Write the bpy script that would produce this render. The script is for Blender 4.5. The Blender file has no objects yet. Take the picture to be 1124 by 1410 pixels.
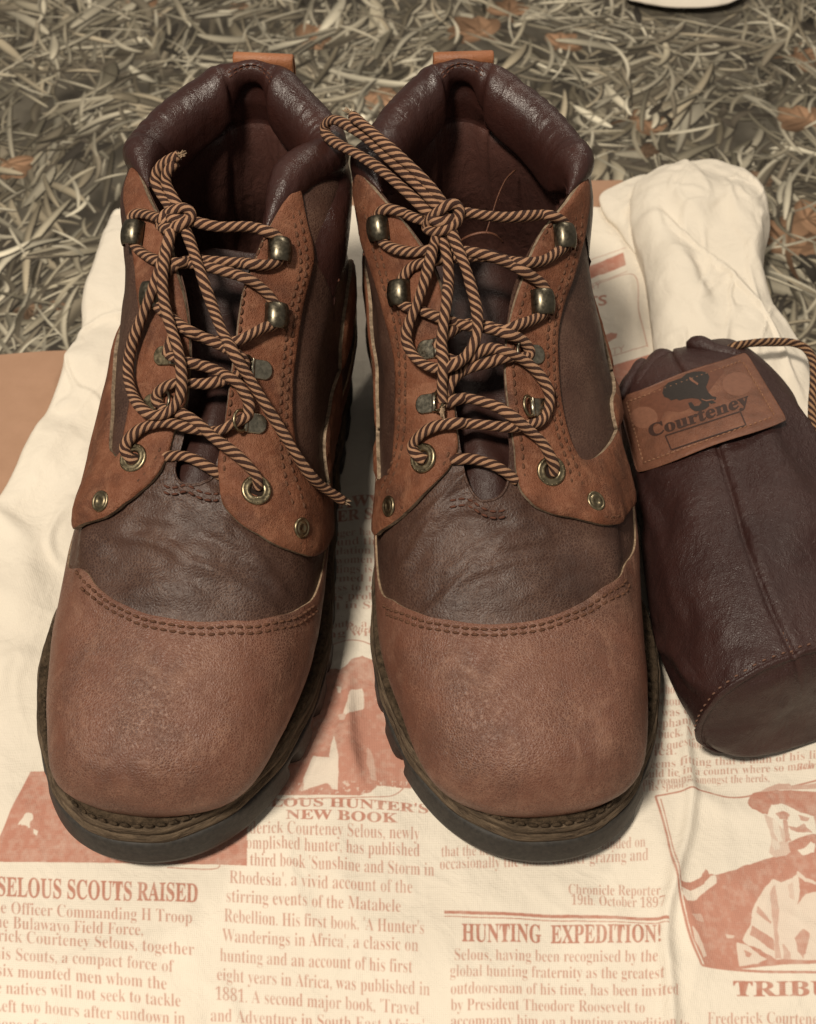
import bpy, bmesh, math, random
import numpy as np
from mathutils import Vector, noise as mnoise
from mathutils.geometry import delaunay_2d_cdt
random.seed(4); np.random.seed(4)
SC = bpy.context.scene
COL = SC.collection
K = 0.01                                  # the tables below are in centimetres

# ------------------------------------------------------------------ camera
PITCH = math.radians(52); cP, sP = math.cos(PITCH), math.sin(PITCH)
FPX = 1700.0; CAM = (0.0, -19.5, 48.2)    # focal length in photo pixels, camera place in cm
cd = bpy.data.cameras.new('camera'); cam = bpy.data.objects.new('camera', cd); COL.objects.link(cam)
cam.location = [a * K for a in CAM]; cam.rotation_euler = (math.radians(90) - PITCH, 0, 0)
cd.sensor_fit = 'HORIZONTAL'; cd.sensor_width = 36; cd.lens = 36 * FPX / 1124
cd.clip_start = .01; cd.clip_end = 20
cd.dof.use_dof = True; cd.dof.focus_distance = .51; cd.dof.aperture_fstop = 18
SC.camera = cam
SC.view_settings.view_transform = 'Standard'; SC.view_settings.look = 'None'
SC.view_settings.exposure = 0.25; SC.view_settings.gamma = 1
# ------------------------------------------------------------------ world and lamps of the room
W = bpy.data.worlds.new('World'); SC.world = W; W.use_nodes = True
bg = W.node_tree.nodes['Background']; bg.inputs[0].default_value = (1.0, .92, .82, 1); bg.inputs[1].default_value = .19
def lamp(name, loc, target, size, power, color):
    ld = bpy.data.lights.new(name, 'AREA'); ld.shape = 'DISK'; ld.size = size; ld.energy = power; ld.color = color
    o = bpy.data.objects.new(name, ld); COL.objects.link(o); o.location = loc
    o.rotation_euler = (Vector(target) - Vector(loc)).to_track_quat('-Z', 'Y').to_euler(); return o
lamp('ceiling_lamp', (-.45, -.40, 1.65), (0, .12, 0), .26, 31, (1.0, .90, .755))
lamp('second_ceiling_lamp', (.75, 1.6, 1.6), (0, .2, 0), .3, 8, (1.0, .90, .755))

# ------------------------------------------------------------------ helpers
def at(px, py, z):                        # the point seen at a photo pixel at height z
    a = (px - 562) / FPX; b = -(py - 705) / FPX
    d = (a, cP + b * sP, -sP + b * cP); t = (z - CAM[2]) / d[2]
    return np.array([CAM[0] + t * d[0], CAM[1] + t * d[1], z])
def ray(px, py):
    a = (px - 562) / FPX; b = -(py - 705) / FPX
    return np.array([a, cP + b * sP, -sP + b * cP])
def proj(p):
    p = np.asarray(p, float); r = p - np.array(CAM)
    dep = r[..., 1] * cP - r[..., 2] * sP; u = r[..., 1] * sP + r[..., 2] * cP
    return 562 + FPX * r[..., 0] / dep, 705 - FPX * u / dep, dep
def empty(name, loc, label, cat, group=None):
    o = bpy.data.objects.new(name, None); COL.objects.link(o); o.location = [a * K for a in loc]
    o['label'] = label; o['category'] = cat; o.empty_display_size = .02
    if group: o['group'] = group
    return o
def mesh(name, V, F, mats, parent=None, mi=None, uv=None, smooth=True, label=None):
    V = np.asarray(V, float) * K
    base = np.array(parent_base(parent)) if parent is not None else np.zeros(3)
    V = V - base
    me = bpy.data.meshes.new(name); me.from_pydata(V.tolist(), [], [tuple(int(i) for i in f) for f in F])
    for m in (mats if isinstance(mats, (list, tuple)) else [mats]): me.materials.append(m)
    if mi is not None: me.polygons.foreach_set('material_index', np.asarray(mi, np.int32))
    if smooth: me.polygons.foreach_set('use_smooth', np.ones(len(me.polygons), bool))
    if uv is not None:
        l = me.uv_layers.new(name='UVMap'); li = np.empty(len(me.loops), np.int32); me.loops.foreach_get('vertex_index', li)
        l.data.foreach_set('uv', np.asarray(uv, np.float32)[li].ravel())
    me.update()
    o = bpy.data.objects.new(name, me); COL.objects.link(o)
    if parent is not None: o.parent = parent
    if label: o['label'] = label
    return o
def parent_base(p):
    v = Vector((0, 0, 0))
    while p is not None: v += p.location; p = p.parent
    return v
def grid_faces(n, m, wrap=False):         # n rows, m columns
    F = []
    for i in range(n - 1):
        for j in range(m if wrap else m - 1):
            k = (j + 1) % m
            F.append((i * m + j, i * m + k, (i + 1) * m + k, (i + 1) * m + j))
    return F
def cr(P, t):                             # Catmull-Rom through P (n,d) at t in [0,n-1]
    P = np.asarray(P, float); n = len(P); t = np.clip(np.asarray(t, float), 0, n - 1)
    i = np.minimum(t.astype(int), n - 2); f = (t - i)[:, None]
    g = lambda k: np.where((k < 0)[:, None], 2 * P[0] - P[1], np.where((k > n - 1)[:, None], 2 * P[-1] - P[-2], P[np.clip(k, 0, n - 1)]))
    a, b, c, d = g(i - 1), g(i), g(i + 1), g(i + 2)
    return .5 * (2 * b + (c - a) * f + (2 * a - 5 * b + 4 * c - d) * f ** 2 + (3 * b - 3 * c + d - a) * f ** 3)
def resample(P, step):
    P = np.asarray(P, float); Q = cr(P, np.linspace(0, len(P) - 1, len(P) * 12))
    s = np.r_[0, np.cumsum(np.linalg.norm(np.diff(Q, axis=0), axis=1))]
    n = max(3, int(s[-1] / step) + 1); t = np.linspace(0, s[-1], n)
    return np.stack([np.interp(t, s, Q[:, k]) for k in range(Q.shape[1])], 1), t
def vnoise(x, y, seed=0):                 # smooth value noise on arrays
    r = np.random.RandomState(seed); T = r.rand(256, 256)
    xi = np.floor(x).astype(int); yi = np.floor(y).astype(int); fx = x - xi; fy = y - yi
    fx = fx * fx * (3 - 2 * fx); fy = fy * fy * (3 - 2 * fy)
    a = T[xi % 256, yi % 256]; b = T[(xi + 1) % 256, yi % 256]; c = T[xi % 256, (yi + 1) % 256]; d = T[(xi + 1) % 256, (yi + 1) % 256]
    return (a * (1 - fx) + b * fx) * (1 - fy) + (c * (1 - fx) + d * fx) * fy
def fbm(x, y, seed=0, o=4):
    s = 0; a = .5
    for k in range(o): s = s + a * vnoise(x * 2 ** k + 13.7 * k, y * 2 ** k + 7.1 * k, seed + k); a *= .5
    return s
def sstep(a, b, x):
    t = np.clip((x - a) / (b - a), 0, 1); return t * t * (3 - 2 * t)
def tube(path, r, n=10, closed=False, flat=1.0, up=None):
    P = np.asarray(path, float); N = len(P)
    T = np.gradient(P, axis=0) if not closed else (np.roll(P, -1, 0) - np.roll(P, 1, 0))
    T /= np.linalg.norm(T, axis=1)[:, None] + 1e-9
    A = np.empty((N, 3)); a = np.cross(T[0], [.3, .5, .81]); A[0] = a / np.linalg.norm(a)
    for i in range(1, N):
        a = A[i - 1] - T[i] * A[i - 1].dot(T[i]); A[i] = a / (np.linalg.norm(a) + 1e-9)
    if up is not None:
        U = np.asarray(up, float); A = U - T * (U * T).sum(-1)[:, None] if U.ndim > 1 else U[None] - T * (T @ U)[:, None]
        A /= np.linalg.norm(A, axis=1)[:, None] + 1e-9
    B = np.cross(T, A)
    ph = np.linspace(0, 2 * math.pi, n, endpoint=False)
    rr = np.broadcast_to(np.asarray(r, float), (N,))
    V = P[:, None] + rr[:, None, None] * (flat * np.cos(ph)[None, :, None] * A[:, None] + np.sin(ph)[None, :, None] * B[:, None])
    V = V.reshape(-1, 3); F = grid_faces(N, n, True)
    if closed: F += [((N - 1) * n + j, (N - 1) * n + (j + 1) % n, (j + 1) % n, j) for j in range(n)]
    else: F += [tuple(range(n))[::-1], tuple((N - 1) * n + j for j in range(n))]
    return V, F
class MB:
    def __init__(s): s.V = []; s.F = []; s.n = 0
    def add(s, V, F):
        V = np.asarray(V, float); s.V.append(V); s.F += [tuple(i + s.n for i in f) for f in F]; s.n += len(V)
    def out(s, name, mats, parent=None, **k): return mesh(name, np.concatenate(s.V), s.F, mats, parent, **k)

# ------------------------------------------------------------------ materials
def newmat(name):
    m = bpy.data.materials.new(name); m.use_nodes = True; nt = m.node_tree
    return m, nt, nt.nodes['Principled BSDF']
def ramp(nt, src, stops):
    r = nt.nodes.new('ShaderNodeValToRGB'); nt.links.new(src, r.inputs[0])
    while len(r.color_ramp.elements) > 1: r.color_ramp.elements.remove(r.color_ramp.elements[-1])
    r.color_ramp.elements[0].position = stops[0][0]; r.color_ramp.elements[0].color = (*stops[0][1], 1)
    for p, c in stops[1:]: e = r.color_ramp.elements.new(p); e.color = (*c, 1)
    return r.outputs[0]
def g3(v): return (v, v, v)
def nz(nt, co, scale, detail=4, rough=.55, dist=0):
    n = nt.nodes.new('ShaderNodeTexNoise'); n.inputs['Scale'].default_value = scale; n.inputs['Detail'].default_value = detail
    n.inputs['Roughness'].default_value = rough; n.inputs['Distortion'].default_value = dist; nt.links.new(co, n.inputs['Vector']); return n.outputs[0]
def mixc(nt, f, a, b, mode='MIX'):
    m = nt.nodes.new('ShaderNodeMix'); m.data_type = 'RGBA'; m.blend_type = mode
    for s, v in ((m.inputs[0], f), (m.inputs[6], a), (m.inputs[7], b)):
        if hasattr(v, 'links'): nt.links.new(v, s)
        elif isinstance(v, (int, float)): s.default_value = v
        else: s.default_value = (*v, 1)
    return m.outputs[2]
def math_(nt, op, a, b=0.0):
    m = nt.nodes.new('ShaderNodeMath'); m.operation = op
    for s, v in ((m.inputs[0], a), (m.inputs[1], b)):
        if hasattr(v, 'links'): nt.links.new(v, s)
        else: s.default_value = v
    return m.outputs[0]
def bump(nt, bs, h, strength, dist, prev=None):
    b = nt.nodes.new('ShaderNodeBump'); b.inputs['Strength'].default_value = strength; b.inputs['Distance'].default_value = dist
    nt.links.new(h, b.inputs['Height'])
    if prev: nt.links.new(prev, b.inputs['Normal'])
    nt.links.new(b.outputs[0], bs.inputs['Normal']); return b.outputs[0]
def leather(name, dark, mid, light, rough=.5, cell=900, crack=.35, bstr=.35, blotch=22, spec=.4, wrinkle=0.0, worn=.0, fine=1.0):
    m, nt, bs = newmat(name); tc = nt.nodes.new('ShaderNodeTexCoord').outputs['Object']
    n1 = nz(nt, tc, blotch, 5, .6); n2 = nz(nt, tc, blotch * 9, 4, .6)
    c = ramp(nt, n1, [(.3, dark), (.55, mid), (.75, tuple(.6 * a + .4 * b for a, b in zip(mid, light)))])
    c = mixc(nt, math_(nt, 'MULTIPLY', n2, .45), c, dark)
    # crackle of the grain
    w = nt.nodes.new('ShaderNodeVectorMath'); w.operation = 'ADD'
    nn = nt.nodes.new('ShaderNodeTexNoise'); nn.inputs['Scale'].default_value = cell * .35; nt.links.new(tc, nn.inputs['Vector'])
    sc = nt.nodes.new('ShaderNodeVectorMath'); sc.operation = 'SCALE'; sc.inputs['Scale'].default_value = 1.6 / cell
    nt.links.new(nn.outputs['Color'], sc.inputs[0]); nt.links.new(tc, w.inputs[0]); nt.links.new(sc.outputs[0], w.inputs[1])
    v = nt.nodes.new('ShaderNodeTexVoronoi'); v.feature = 'DISTANCE_TO_EDGE'; v.inputs['Scale'].default_value = cell
    nt.links.new(w.outputs[0], v.inputs['Vector'])
    edge = ramp(nt, v.outputs['Distance'], [(0, g3(1)), (.13, g3(0))])
    amt = math_(nt, 'MULTIPLY', edge, math_(nt, 'MULTIPLY', ramp(nt, nz(nt, tc, blotch * 2.3, 3), [(.38, g3(0.25)), (.66, g3(1))]), crack))
    c = mixc(nt, amt, c, light)
    if worn:
        c = mixc(nt, math_(nt, 'MULTIPLY', ramp(nt, nz(nt, tc, blotch * 1.4, 6, .7, 1.2), [(.52, g3(0)), (.7, g3(1))]), worn), c, light)
    nt.links.new(c, bs.inputs['Base Color']); bs.inputs['Specular IOR Level'].default_value = spec
    nt.links.new(ramp(nt, n2, [(.3, g3(rough - .07)), (.7, g3(rough + .1))]), bs.inputs['Roughness'])
    b = bump(nt, bs, n2, .35, .0012)
    b = bump(nt, bs, v.outputs['Distance'], bstr, .0006, b)
    b = bump(nt, bs, nz(nt, tc, 2600, 3), .25 * fine, .0003, b)
    if wrinkle:
        mp = nt.nodes.new('ShaderNodeMapping'); mp.inputs['Scale'].default_value = (1.5, 1.0, .5); nt.links.new(tc, mp.inputs[0])
        b = bump(nt, bs, nz(nt, mp.outputs[0], 120, 4, .6, 1.4), wrinkle, .003, b)
    return m
M = {}
M['toe'] = leather('tan_grain_leather', (.068, .031, .021), (.140, .055, .034), (.28, .155, .105), .48, 940, .58, .6, 24, .36, .18, .42)
M['stay'] = leather('tan_rough_leather', (.066, .024, .013), (.160, .055, .026), (.32, .155, .09), .62, 1200, .45, .6, 55, .25, .15, .40, 2)
M['brown'] = leather('dark_brown_crackled_leather', (.030, .0140, .0102), (.060, .0285, .0195), (.17, .10, .07), .48, 760, .45, .4, 26, .34, .05, .08)
M['plum'] = leather('dark_plum_leather', (.024, .0085, .0070), (.038, .0138, .0108), (.09, .038, .028), .34, 1100, .12, .3, 22, .45, .16)
M['lining'] = leather('lining_leather', (.050, .021, .017), (.078, .033, .026), (.11, .05, .038), .42, 1100, .12, .3, 22, .45, .35)
M['tongue'] = leather('tongue_leather', (.020, .008, .0065), (.034, .0135, .0105), (.06, .027, .02), .50, 1100, .12, .3, 22, .3, .10)
M['pouch'] = leather('pouch_leather', (.023, .0085, .0075), (.036, .0135, .0112), (.085, .040, .032), .46, 1000, .15, .5, 18, .42, .3)
M['patch'] = leather('patch_leather', (.10, .043, .026), (.165, .068, .041), (.32, .155, .09), .45, 1500, .15, .25, 90, .4, .1, .12)
M['loop'] = leather('loop_leather', (.20, .075, .032), (.30, .115, .05), (.42, .21, .11), .5, 1500, .15, .3, 40, .4, .1)
def rough_mat(name, a, b, scale, bs_=.6, dist=.0012, rough=.9, detail=6, stretch=(1, 1, 1), spec=.2):
    m, nt, bs = newmat(name); tc = nt.nodes.new('ShaderNodeTexCoord').outputs['Object']
    mp = nt.nodes.new('ShaderNodeMapping'); mp.inputs['Scale'].default_value = stretch; nt.links.new(tc, mp.inputs[0])
    n = nz(nt, mp.outputs[0], scale, detail, .7)
    nt.links.new(ramp(nt, n, [(.35, a), (.66, b)]), bs.inputs['Base Color']); bs.inputs['Roughness'].default_value = rough
    bs.inputs['Specular IOR Level'].default_value = spec
    bump(nt, bs, n, bs_, dist); return m
M['edge'] = rough_mat('raw_leather_edge', (.17, .115, .07), (.40, .28, .185), 500)
M['suede'] = rough_mat('suede_edge', (.11, .078, .052), (.34, .25, .17), 420)
M['welt'] = rough_mat('worn_welt', (.030, .020, .011), (.115, .078, .048), 330, 1.0, .003)
M['midsole'] = rough_mat('layered_midsole', (.042, .028, .018), (.175, .125, .080), 260, 1.0, .0025, .8, 6, (.35, .35, 3.0))
M['rubber'] = rough_mat('black_rubber_outsole', (.018, .016, .014), (.038, .033, .028), 500, .4, .0006, .62, 5, spec=.35)
M['thread'] = rough_mat('brown_thread', (.055, .024, .014), (.13, .06, .034), 900, .4, .0004, .8)
M['dark_thread'] = rough_mat('dark_thread', (.07, .026, .017), (.11, .045, .028), 900, .4, .0004, .8)
M['base_thread'] = rough_mat('base_thread', (.10, .05, .035), (.17, .09, .06), 900, .4, .0004, .8)
M['pale_thread'] = rough_mat('pale_thread', (.26, .14, .085), (.38, .22, .14), 900, .4, .0004, .8)
M['hole'] = rough_mat('dark_hole', (.012, .007, .005), (.02, .011, .008), 500, .2)
def metal(name, col, rough):
    m, nt, bs = newmat(name); tc = nt.nodes.new('ShaderNodeTexCoord').outputs['Object']
    bs.inputs['Metallic'].default_value = 1
    nt.links.new(ramp(nt, nz(nt, tc, 350, 4), [(.3, tuple(.5 * c for c in col)), (.7, col)]), bs.inputs['Base Color'])
    nt.links.new(ramp(nt, nz(nt, tc, 700, 4), [(.3, g3(rough)), (.7, g3(rough + .2))]), bs.inputs['Roughness']); return m
M['gun'] = metal('antique_gunmetal', (.19, .165, .12), .26)
M['brass'] = metal('antique_brass', (.33, .27, .17), .28)
M['steel'] = metal('worn_nickel', (.42, .38, .29), .2)
def lace_mat(name, tan, dark, k=1.0):
    m, nt, bs = newmat(name); uv = nt.nodes.new('ShaderNodeTexCoord').outputs['UV']
    sp = nt.nodes.new('ShaderNodeSeparateXYZ'); nt.links.new(uv, sp.inputs[0])
    a = math_(nt, 'FRACT', math_(nt, 'ADD', math_(nt, 'MULTIPLY', sp.outputs[0], 4.0), sp.outputs[1]))
    s = math_(nt, 'SINE', math_(nt, 'MULTIPLY', a, 2 * math.pi))
    tc = nt.nodes.new('ShaderNodeTexCoord').outputs['Object']
    n = nz(nt, tc, 1500, 3); s2 = math_(nt, 'ADD', s, math_(nt, 'MULTIPLY', math_(nt, 'SUBTRACT', n, .5), 1.1)); s2 = math_(nt, 'ADD', s2, math_(nt, 'MULTIPLY', math_(nt, 'SUBTRACT', nz(nt, tc, 190, 3), .5), 1.1))
    t1 = mixc(nt, nz(nt, tc, 60, 3), tan, tuple(.72 * c for c in tan))
    c = mixc(nt, ramp(nt, math_(nt, 'ADD', math_(nt, 'MULTIPLY', s2, .5), .5), [(.34, g3(0)), (.44, g3(1))]), t1, dark)
    nt.links.new(c, bs.inputs['Base Color']); bs.inputs['Roughness'].default_value = .75; bs.inputs['Specular IOR Level'].default_value = .25
    # fibres running along each strand
    f = math_(nt, 'SINE', math_(nt, 'MULTIPLY', math_(nt, 'SUBTRACT', sp.outputs[1], math_(nt, 'MULTIPLY', sp.outputs[0], 3.0)), 70.0))
    bump(nt, bs, math_(nt, 'ADD', f, math_(nt, 'MULTIPLY', n, 2.0)), .5, .00025); return m
M['lace'] = lace_mat('two_tone_lace', (.43, .24, .14), (.042, .018, .012))
M['cord'] = lace_mat('pouch_cord', (.42, .24, .13), (.040, .018, .012))

# ------------------------------------------------------------------ boots: the shape of the upper
# local frame: x across (positive = outer side), y from toe tip to heel, z up. 18 columns round the boot,
# each 7 points from the welt to the opening.
CO = {
 0: [(.4,.95,3.0),(.4,.85,4.3),(.2,1.85,5.75),(0,4.4,6.7),(-.3,7.3,7.6),(-.5,9.4,8.6),(-.6,11.4,9.7)],
 1: [(3.85,1.65,3.0),(4.05,1.55,4.2),(3.5,2.6,5.6),(2.7,4.9,6.55),(1.7,7.7,7.6),(.8,9.8,8.7),(-.1,11.6,9.8)],
 2: [(5.3,4.6,2.9),(5.35,4.6,4.2),(5.0,5.4,5.5),(4.5,7.0,6.45),(3.3,9,7.6),(1.9,10.9,8.9),(.25,12.3,10.1)],
 3: [(5.75,9.,2.8),(5.9,9.2,4.2),(5.65,9.8,5.6),(5.0,10.7,6.9),(4.2,11.7,8.3),(2.4,12.8,9.8),(.35,13.6,11.0)],
 4: [(5.8,14.2,2.7),(6.35,14.4,4.6),(6.0,14.8,6.6),(5.15,15.3,8.5),(3.9,15.9,10.3),(2.2,16.5,11.8),(.4,16.7,12.8)],
 5: [(5.4,19,2.7),(6.3,19.2,5),(6.1,19.5,7),(5.5,19.8,9.4),(4.6,20,11.6),(3.2,20.1,13.4),(1.45,20,14.5)],
 6: [(4.9,23,2.7),(5.6,22.8,5),(5.4,22.8,7.5),(5.0,23,10),(4.85,23.5,12.3),(4.7,24,14.2),(4.3,24.3,15.5)],
 7: [(4.6,26.5,2.7),(5.0,26.5,5),(5.0,26.4,7.5),(4.8,26.6,10),(4.7,26.8,12.3),(4.5,26.9,14),(4.2,26.9,15.2)],
 8: [(3.6,29.6,2.7),(3.9,29.8,5),(3.8,29.6,7.5),(3.5,29.2,10),(3.2,29.2,12.5),(3.0,29.3,14.4),(2.75,29.2,15.7)],
 9: [(0,31,2.7),(0,31.3,5),(0,31.2,7.5),(-.1,30.6,10),(-.2,30.7,12.5),(-.3,31.0,14.6),(-.3,30.95,16.75)],
-1: [(-2.6,1.95,3),(-2.8,1.85,4.2),(-2.3,2.9,5.6),(-2.0,5.1,6.6),(-1.8,7.8,7.6),(-1.5,9.8,8.7),(-1.0,11.5,9.75)],
-2: [(-3.9,4.5,2.9),(-4.15,4.6,4.2),(-3.9,5.6,5.5),(-3.5,7.1,6.5),(-3.0,9,7.7),(-2.4,10.8,8.9),(-1.4,12.3,10.1)],
-3: [(-4.8,8.8,2.8),(-5.05,9,4.2),(-4.8,9.6,5.6),(-4.4,10.5,6.9),(-3.7,11.6,8.3),(-2.8,12.7,9.8),(-1.6,13.6,11)],
-4: [(-4.5,14,2.7),(-5,14.3,4.5),(-4.9,14.7,6.5),(-4.5,15.3,8.4),(-3.8,15.9,10.2),(-2.9,16.5,11.8),(-1.75,16.8,12.8)],
-5: [(-4.2,19,2.7),(-4.65,19.2,5),(-4.6,19.5,7),(-4.6,19.8,9.3),(-4.5,20,11.5),(-3.6,20.2,13.3),(-2.2,20.2,14.5)],
-6: [(-4.2,23,2.7),(-4.7,23,5),(-4.7,23,7.5),(-4.8,23.3,10),(-4.95,23.8,12.3),(-5,24.5,14.2),(-4.8,25,15.5)],
-7: [(-4.2,26.5,2.7),(-4.9,26.5,5),(-4.9,26.4,7.5),(-4.7,26.6,10),(-4.7,26.9,12.3),(-4.7,27.1,14),(-4.4,27.1,15.2)],
-8: [(-3.4,29.6,2.7),(-3.8,29.8,5),(-3.7,29.6,7.5),(-3.4,29.2,10),(-3.4,29.3,12.5),(-3.3,29.4,14.4),(-3.05,29.3,15.7)],
}
# sole edge (x, y) round the boot at the same 18 columns
SOLE = {0:(.2,-.2),1:(3.95,.6),2:(6.45,4.9),3:(6.9,9.2),4:(6.2,14.2),5:(5.7,19),6:(5.4,23),7:(5.1,26.6),8:(4.0,30.0),9:(0,31.7),
        -1:(-2.75,1.45),-2:(-4.75,5.0),-3:(-5.5,9.2),-4:(-5.2,14),-5:(-4.8,19),-6:(-4.8,23),-7:(-4.7,26.6),-8:(-3.8,30)}
NU, NV = 288, 90

class Boot:
    def __init__(s, side):
        s.side = side
        if side == 'R': s.org = (4.45, -.15); s.phi = math.radians(3.3); s.sx = 1
        else: s.org = (-9.66, -.2); s.phi = math.radians(-4.4); s.sx = -1
        co = {k: [tuple(p) for p in v] for k, v in CO.items()}
        if side == 'L':
            co[-6] = [(-4.3,23,2.7),(-5,23,5),(-5.1,23,7.5),(-5.0,23.2,10),(-4.9,23.4,12.3),(-4.3,23.8,14.4),(-3.0,24.1,15.7)]
            co[-5] = co[-5][:5] + [(-3.2,20.0,13.5),(-1.6,19.6,14.4)]
            co[-4] = co[-4][:5] + [(-2.6,16.5,11.9),(-1.35,16.6,12.9)]
            co[-3] = co[-3][:5] + [(-2.6,12.7,9.8),(-1.15,13.8,11)]
            co[-2] = co[-2][:6] + [(-.9,12.6,10.1)]
            co[-1] = co[-1][:6] + [(-.5,12.2,9.9)]
            co[0] = co[0][:6] + [(0,12.1,9.85)]
            for k_, dx_ in ((1, .25), (2, .30), (3, .15), (4, .45), (5, .8), (6, .7)):
                co[k_] = [(x - dx_ * (1 if q_ < 4 else .5 if q_ == 4 else 0), y, z) for q_, (x, y, z) in enumerate(co[k_])]
            co[1] = co[1][:6] + [(.4,12.2,9.9)]
            co[2] = co[2][:6] + [(.6,12.8,10.2)]
            co[3] = co[3][:6] + [(.4,14,11.0)]
            co[5] = co[5][:6] + [(1.3,20,14.5)]
            co[6] = co[6][:5] + [(4.5,24.2,14.2),(3.8,24.9,15.5)]
        order = list(range(-8, 10))
        s.order = order
        net = np.array([co[k] for k in order])                       # 18,7,3
        net = np.concatenate([net[-3:], net, net[:4]])                # periodic padding
        s.net = net
        s.build_grid()
    def w(s, P):                          # local to world
        P = np.asarray(P, float); c_, s_ = math.cos(s.phi), math.sin(s.phi)
        x = P[..., 0] * s.sx; y = P[..., 1]
        return np.stack([s.org[0] + x * c_ - y * s_, s.org[1] + x * s_ + y * c_, P[..., 2]], -1)
    def S0(s, U, Vv):                     # U in columns (-9..9), V in 0..1 -> local point
        U = np.atleast_1d(np.asarray(U, float)); Vv = np.atleast_1d(np.asarray(Vv, float))
        un = (U + 8) % 18 + 3
        i = np.floor(un).astype(int); f = un - i
        vt = Vv * 6
        out = 0
        ws = [(-f + 2 * f**2 - f**3) / 2, (2 - 5 * f**2 + 3 * f**3) / 2, (f + 4 * f**2 - 3 * f**3) / 2, (-f**2 + f**3) / 2]
        j = np.clip(np.floor(vt).astype(int), 0, 5); g = vt - j
        wv = [(-g + 2 * g**2 - g**3) / 2, (2 - 5 * g**2 + 3 * g**3) / 2, (g + 4 * g**2 - 3 * g**3) / 2, (-g**2 + g**3) / 2]
        N = s.net; pad = np.concatenate([2 * N[:, :1] - N[:, 1:2], N, 2 * N[:, -1:] - N[:, -2:-1]], 1)
        for a in range(4):
            for b in range(4):
                out = out + (ws[a] * wv[b])[:, None] * pad[i - 1 + a, j + b]
        return out
    def build_grid(s):
        U = np.linspace(-9, 9, NU, endpoint=False); Vv = np.linspace(0, 1, NV)
        uu, vv = np.meshgrid(U, Vv)                                   # NV,NU
        P = s.S0(uu.ravel(), vv.ravel()).reshape(NV, NU, 3)
        s.Pl = P
        W_ = s.w(P)
        du = np.roll(W_, -1, 1) - np.roll(W_, 1, 1); dv = np.gradient(W_, axis=0)
        n = np.cross(du, dv); n /= np.linalg.norm(n, axis=2)[..., None] + 1e-9
        cen = s.w(np.array([[0, 15, 5.]]))[0]
        if ((W_ - cen) * n).sum() < 0: n = -n
        # soft dents and creases of wear
        x, y, z = P[..., 0], P[..., 1], P[..., 2]
        sd = 3 if s.side == 'R' else 11
        d = .22 * (fbm(x * .33 + 9, y * .33 + z * .3 + 3, sd, 3) - .45)
        vamp = sstep(7.0, 8.5, y) * (1 - sstep(12.5, 14, y)) * sstep(.45, .6, vv)
        ridg = 1 - np.abs(2 * fbm(x * .25 + y * .35 + 5, y * .9 - x * .3, sd + 4, 3) - .95) * 2.2
        d = d + vamp * .20 * np.clip(ridg, 0, 1)
        shaft = sstep(17, 20, y) * sstep(4, 6, z)
        d = d + shaft * .20 * (vnoise(x * .3 + y * .35, z * .75, sd + 7) - .5)
        s.W = W_ + n * d[..., None]; s.N = n
        s.uu, s.vv = uu, vv
        s.px, s.py, s.dep = proj(s.W)
        v = s.W - np.array(CAM); s.face = (v * n).sum(2) < 0
        s.S = None
    def ev(s, U, Vv, off=0.0):            # world point and normal on the dented surface (bilinear)
        U = np.asarray(U, float); Vv = np.asarray(Vv, float)
        a = ((U + 9) % 18) / 18 * NU; b = np.clip(Vv, 0, 1) * (NV - 1)
        i = np.floor(a).astype(int) % NU; f = (a - np.floor(a))[..., None]; i2 = (i + 1) % NU
        j = np.minimum(np.floor(b).astype(int), NV - 2); g = (b - j)[..., None]
        def L(A): return (A[j, i] * (1 - f) + A[j, i2] * f) * (1 - g) + (A[j + 1, i] * (1 - f) + A[j + 1, i2] * f) * g
        P, n = L(s.W), L(s.N); n = n / (np.linalg.norm(n, axis=-1)[..., None] + 1e-9)
        o = np.asarray(off, float)
        return P + n * (o[..., None] if o.ndim else o), n
    def uv(s, px, py):                    # photo pixel -> (u,v) on the surface, nearest visible sample refined
        d = (s.px - px) ** 2 + (s.py - py) ** 2 + np.where(s.face, 0, 1e6)
        k = np.argsort(d.ravel())[:6]
        best = k[np.argmin(s.dep.ravel()[k] + d.ravel()[k] * .3)]
        u, v = s.uu.ravel()[best], s.vv.ravel()[best]
        for _ in range(4):                # a few Newton steps
            e = 1e-2
            P0, _n = s.ev(u, v); P1, _n = s.ev(u + e * 3, v); P2, _n = s.ev(u, min(v + e, 1) if v < .99 else v - e)
            sv = e if v < .99 else -e
            x0, y0, _ = proj(P0); x1, y1, _ = proj(P1); x2, y2, _ = proj(P2)
            J = np.array([[(x1 - x0) / (3 * e), (x2 - x0) / sv], [(y1 - y0) / (3 * e), (y2 - y0) / sv]])
            if abs(np.linalg.det(J)) < 200: break
            r = np.linalg.solve(J, [px - x0, py - y0]); r = np.clip(r, [-.15, -.02], [.15, .02])
            u += r[0]; v = float(np.clip(v + r[1], 0, 1))
        return float(u), float(v)
    def poly(s, pts):
        out = []
        for p in pts:
            if p[0] == 'uv': out.append((p[1], p[2]))
            else:
                u, v = s.uv(*p); out.append(((u + 9) % 18 - 9, v))
        # keep the walk continuous across the heel
        o = [list(out[0])]
        for a in out[1:]:
            u = a[0]
            while u - o[-1][0] > 9: u -= 18
            while u - o[-1][0] < -9: u += 18
            o.append([u, a[1]])
        return np.array(o)

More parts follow.
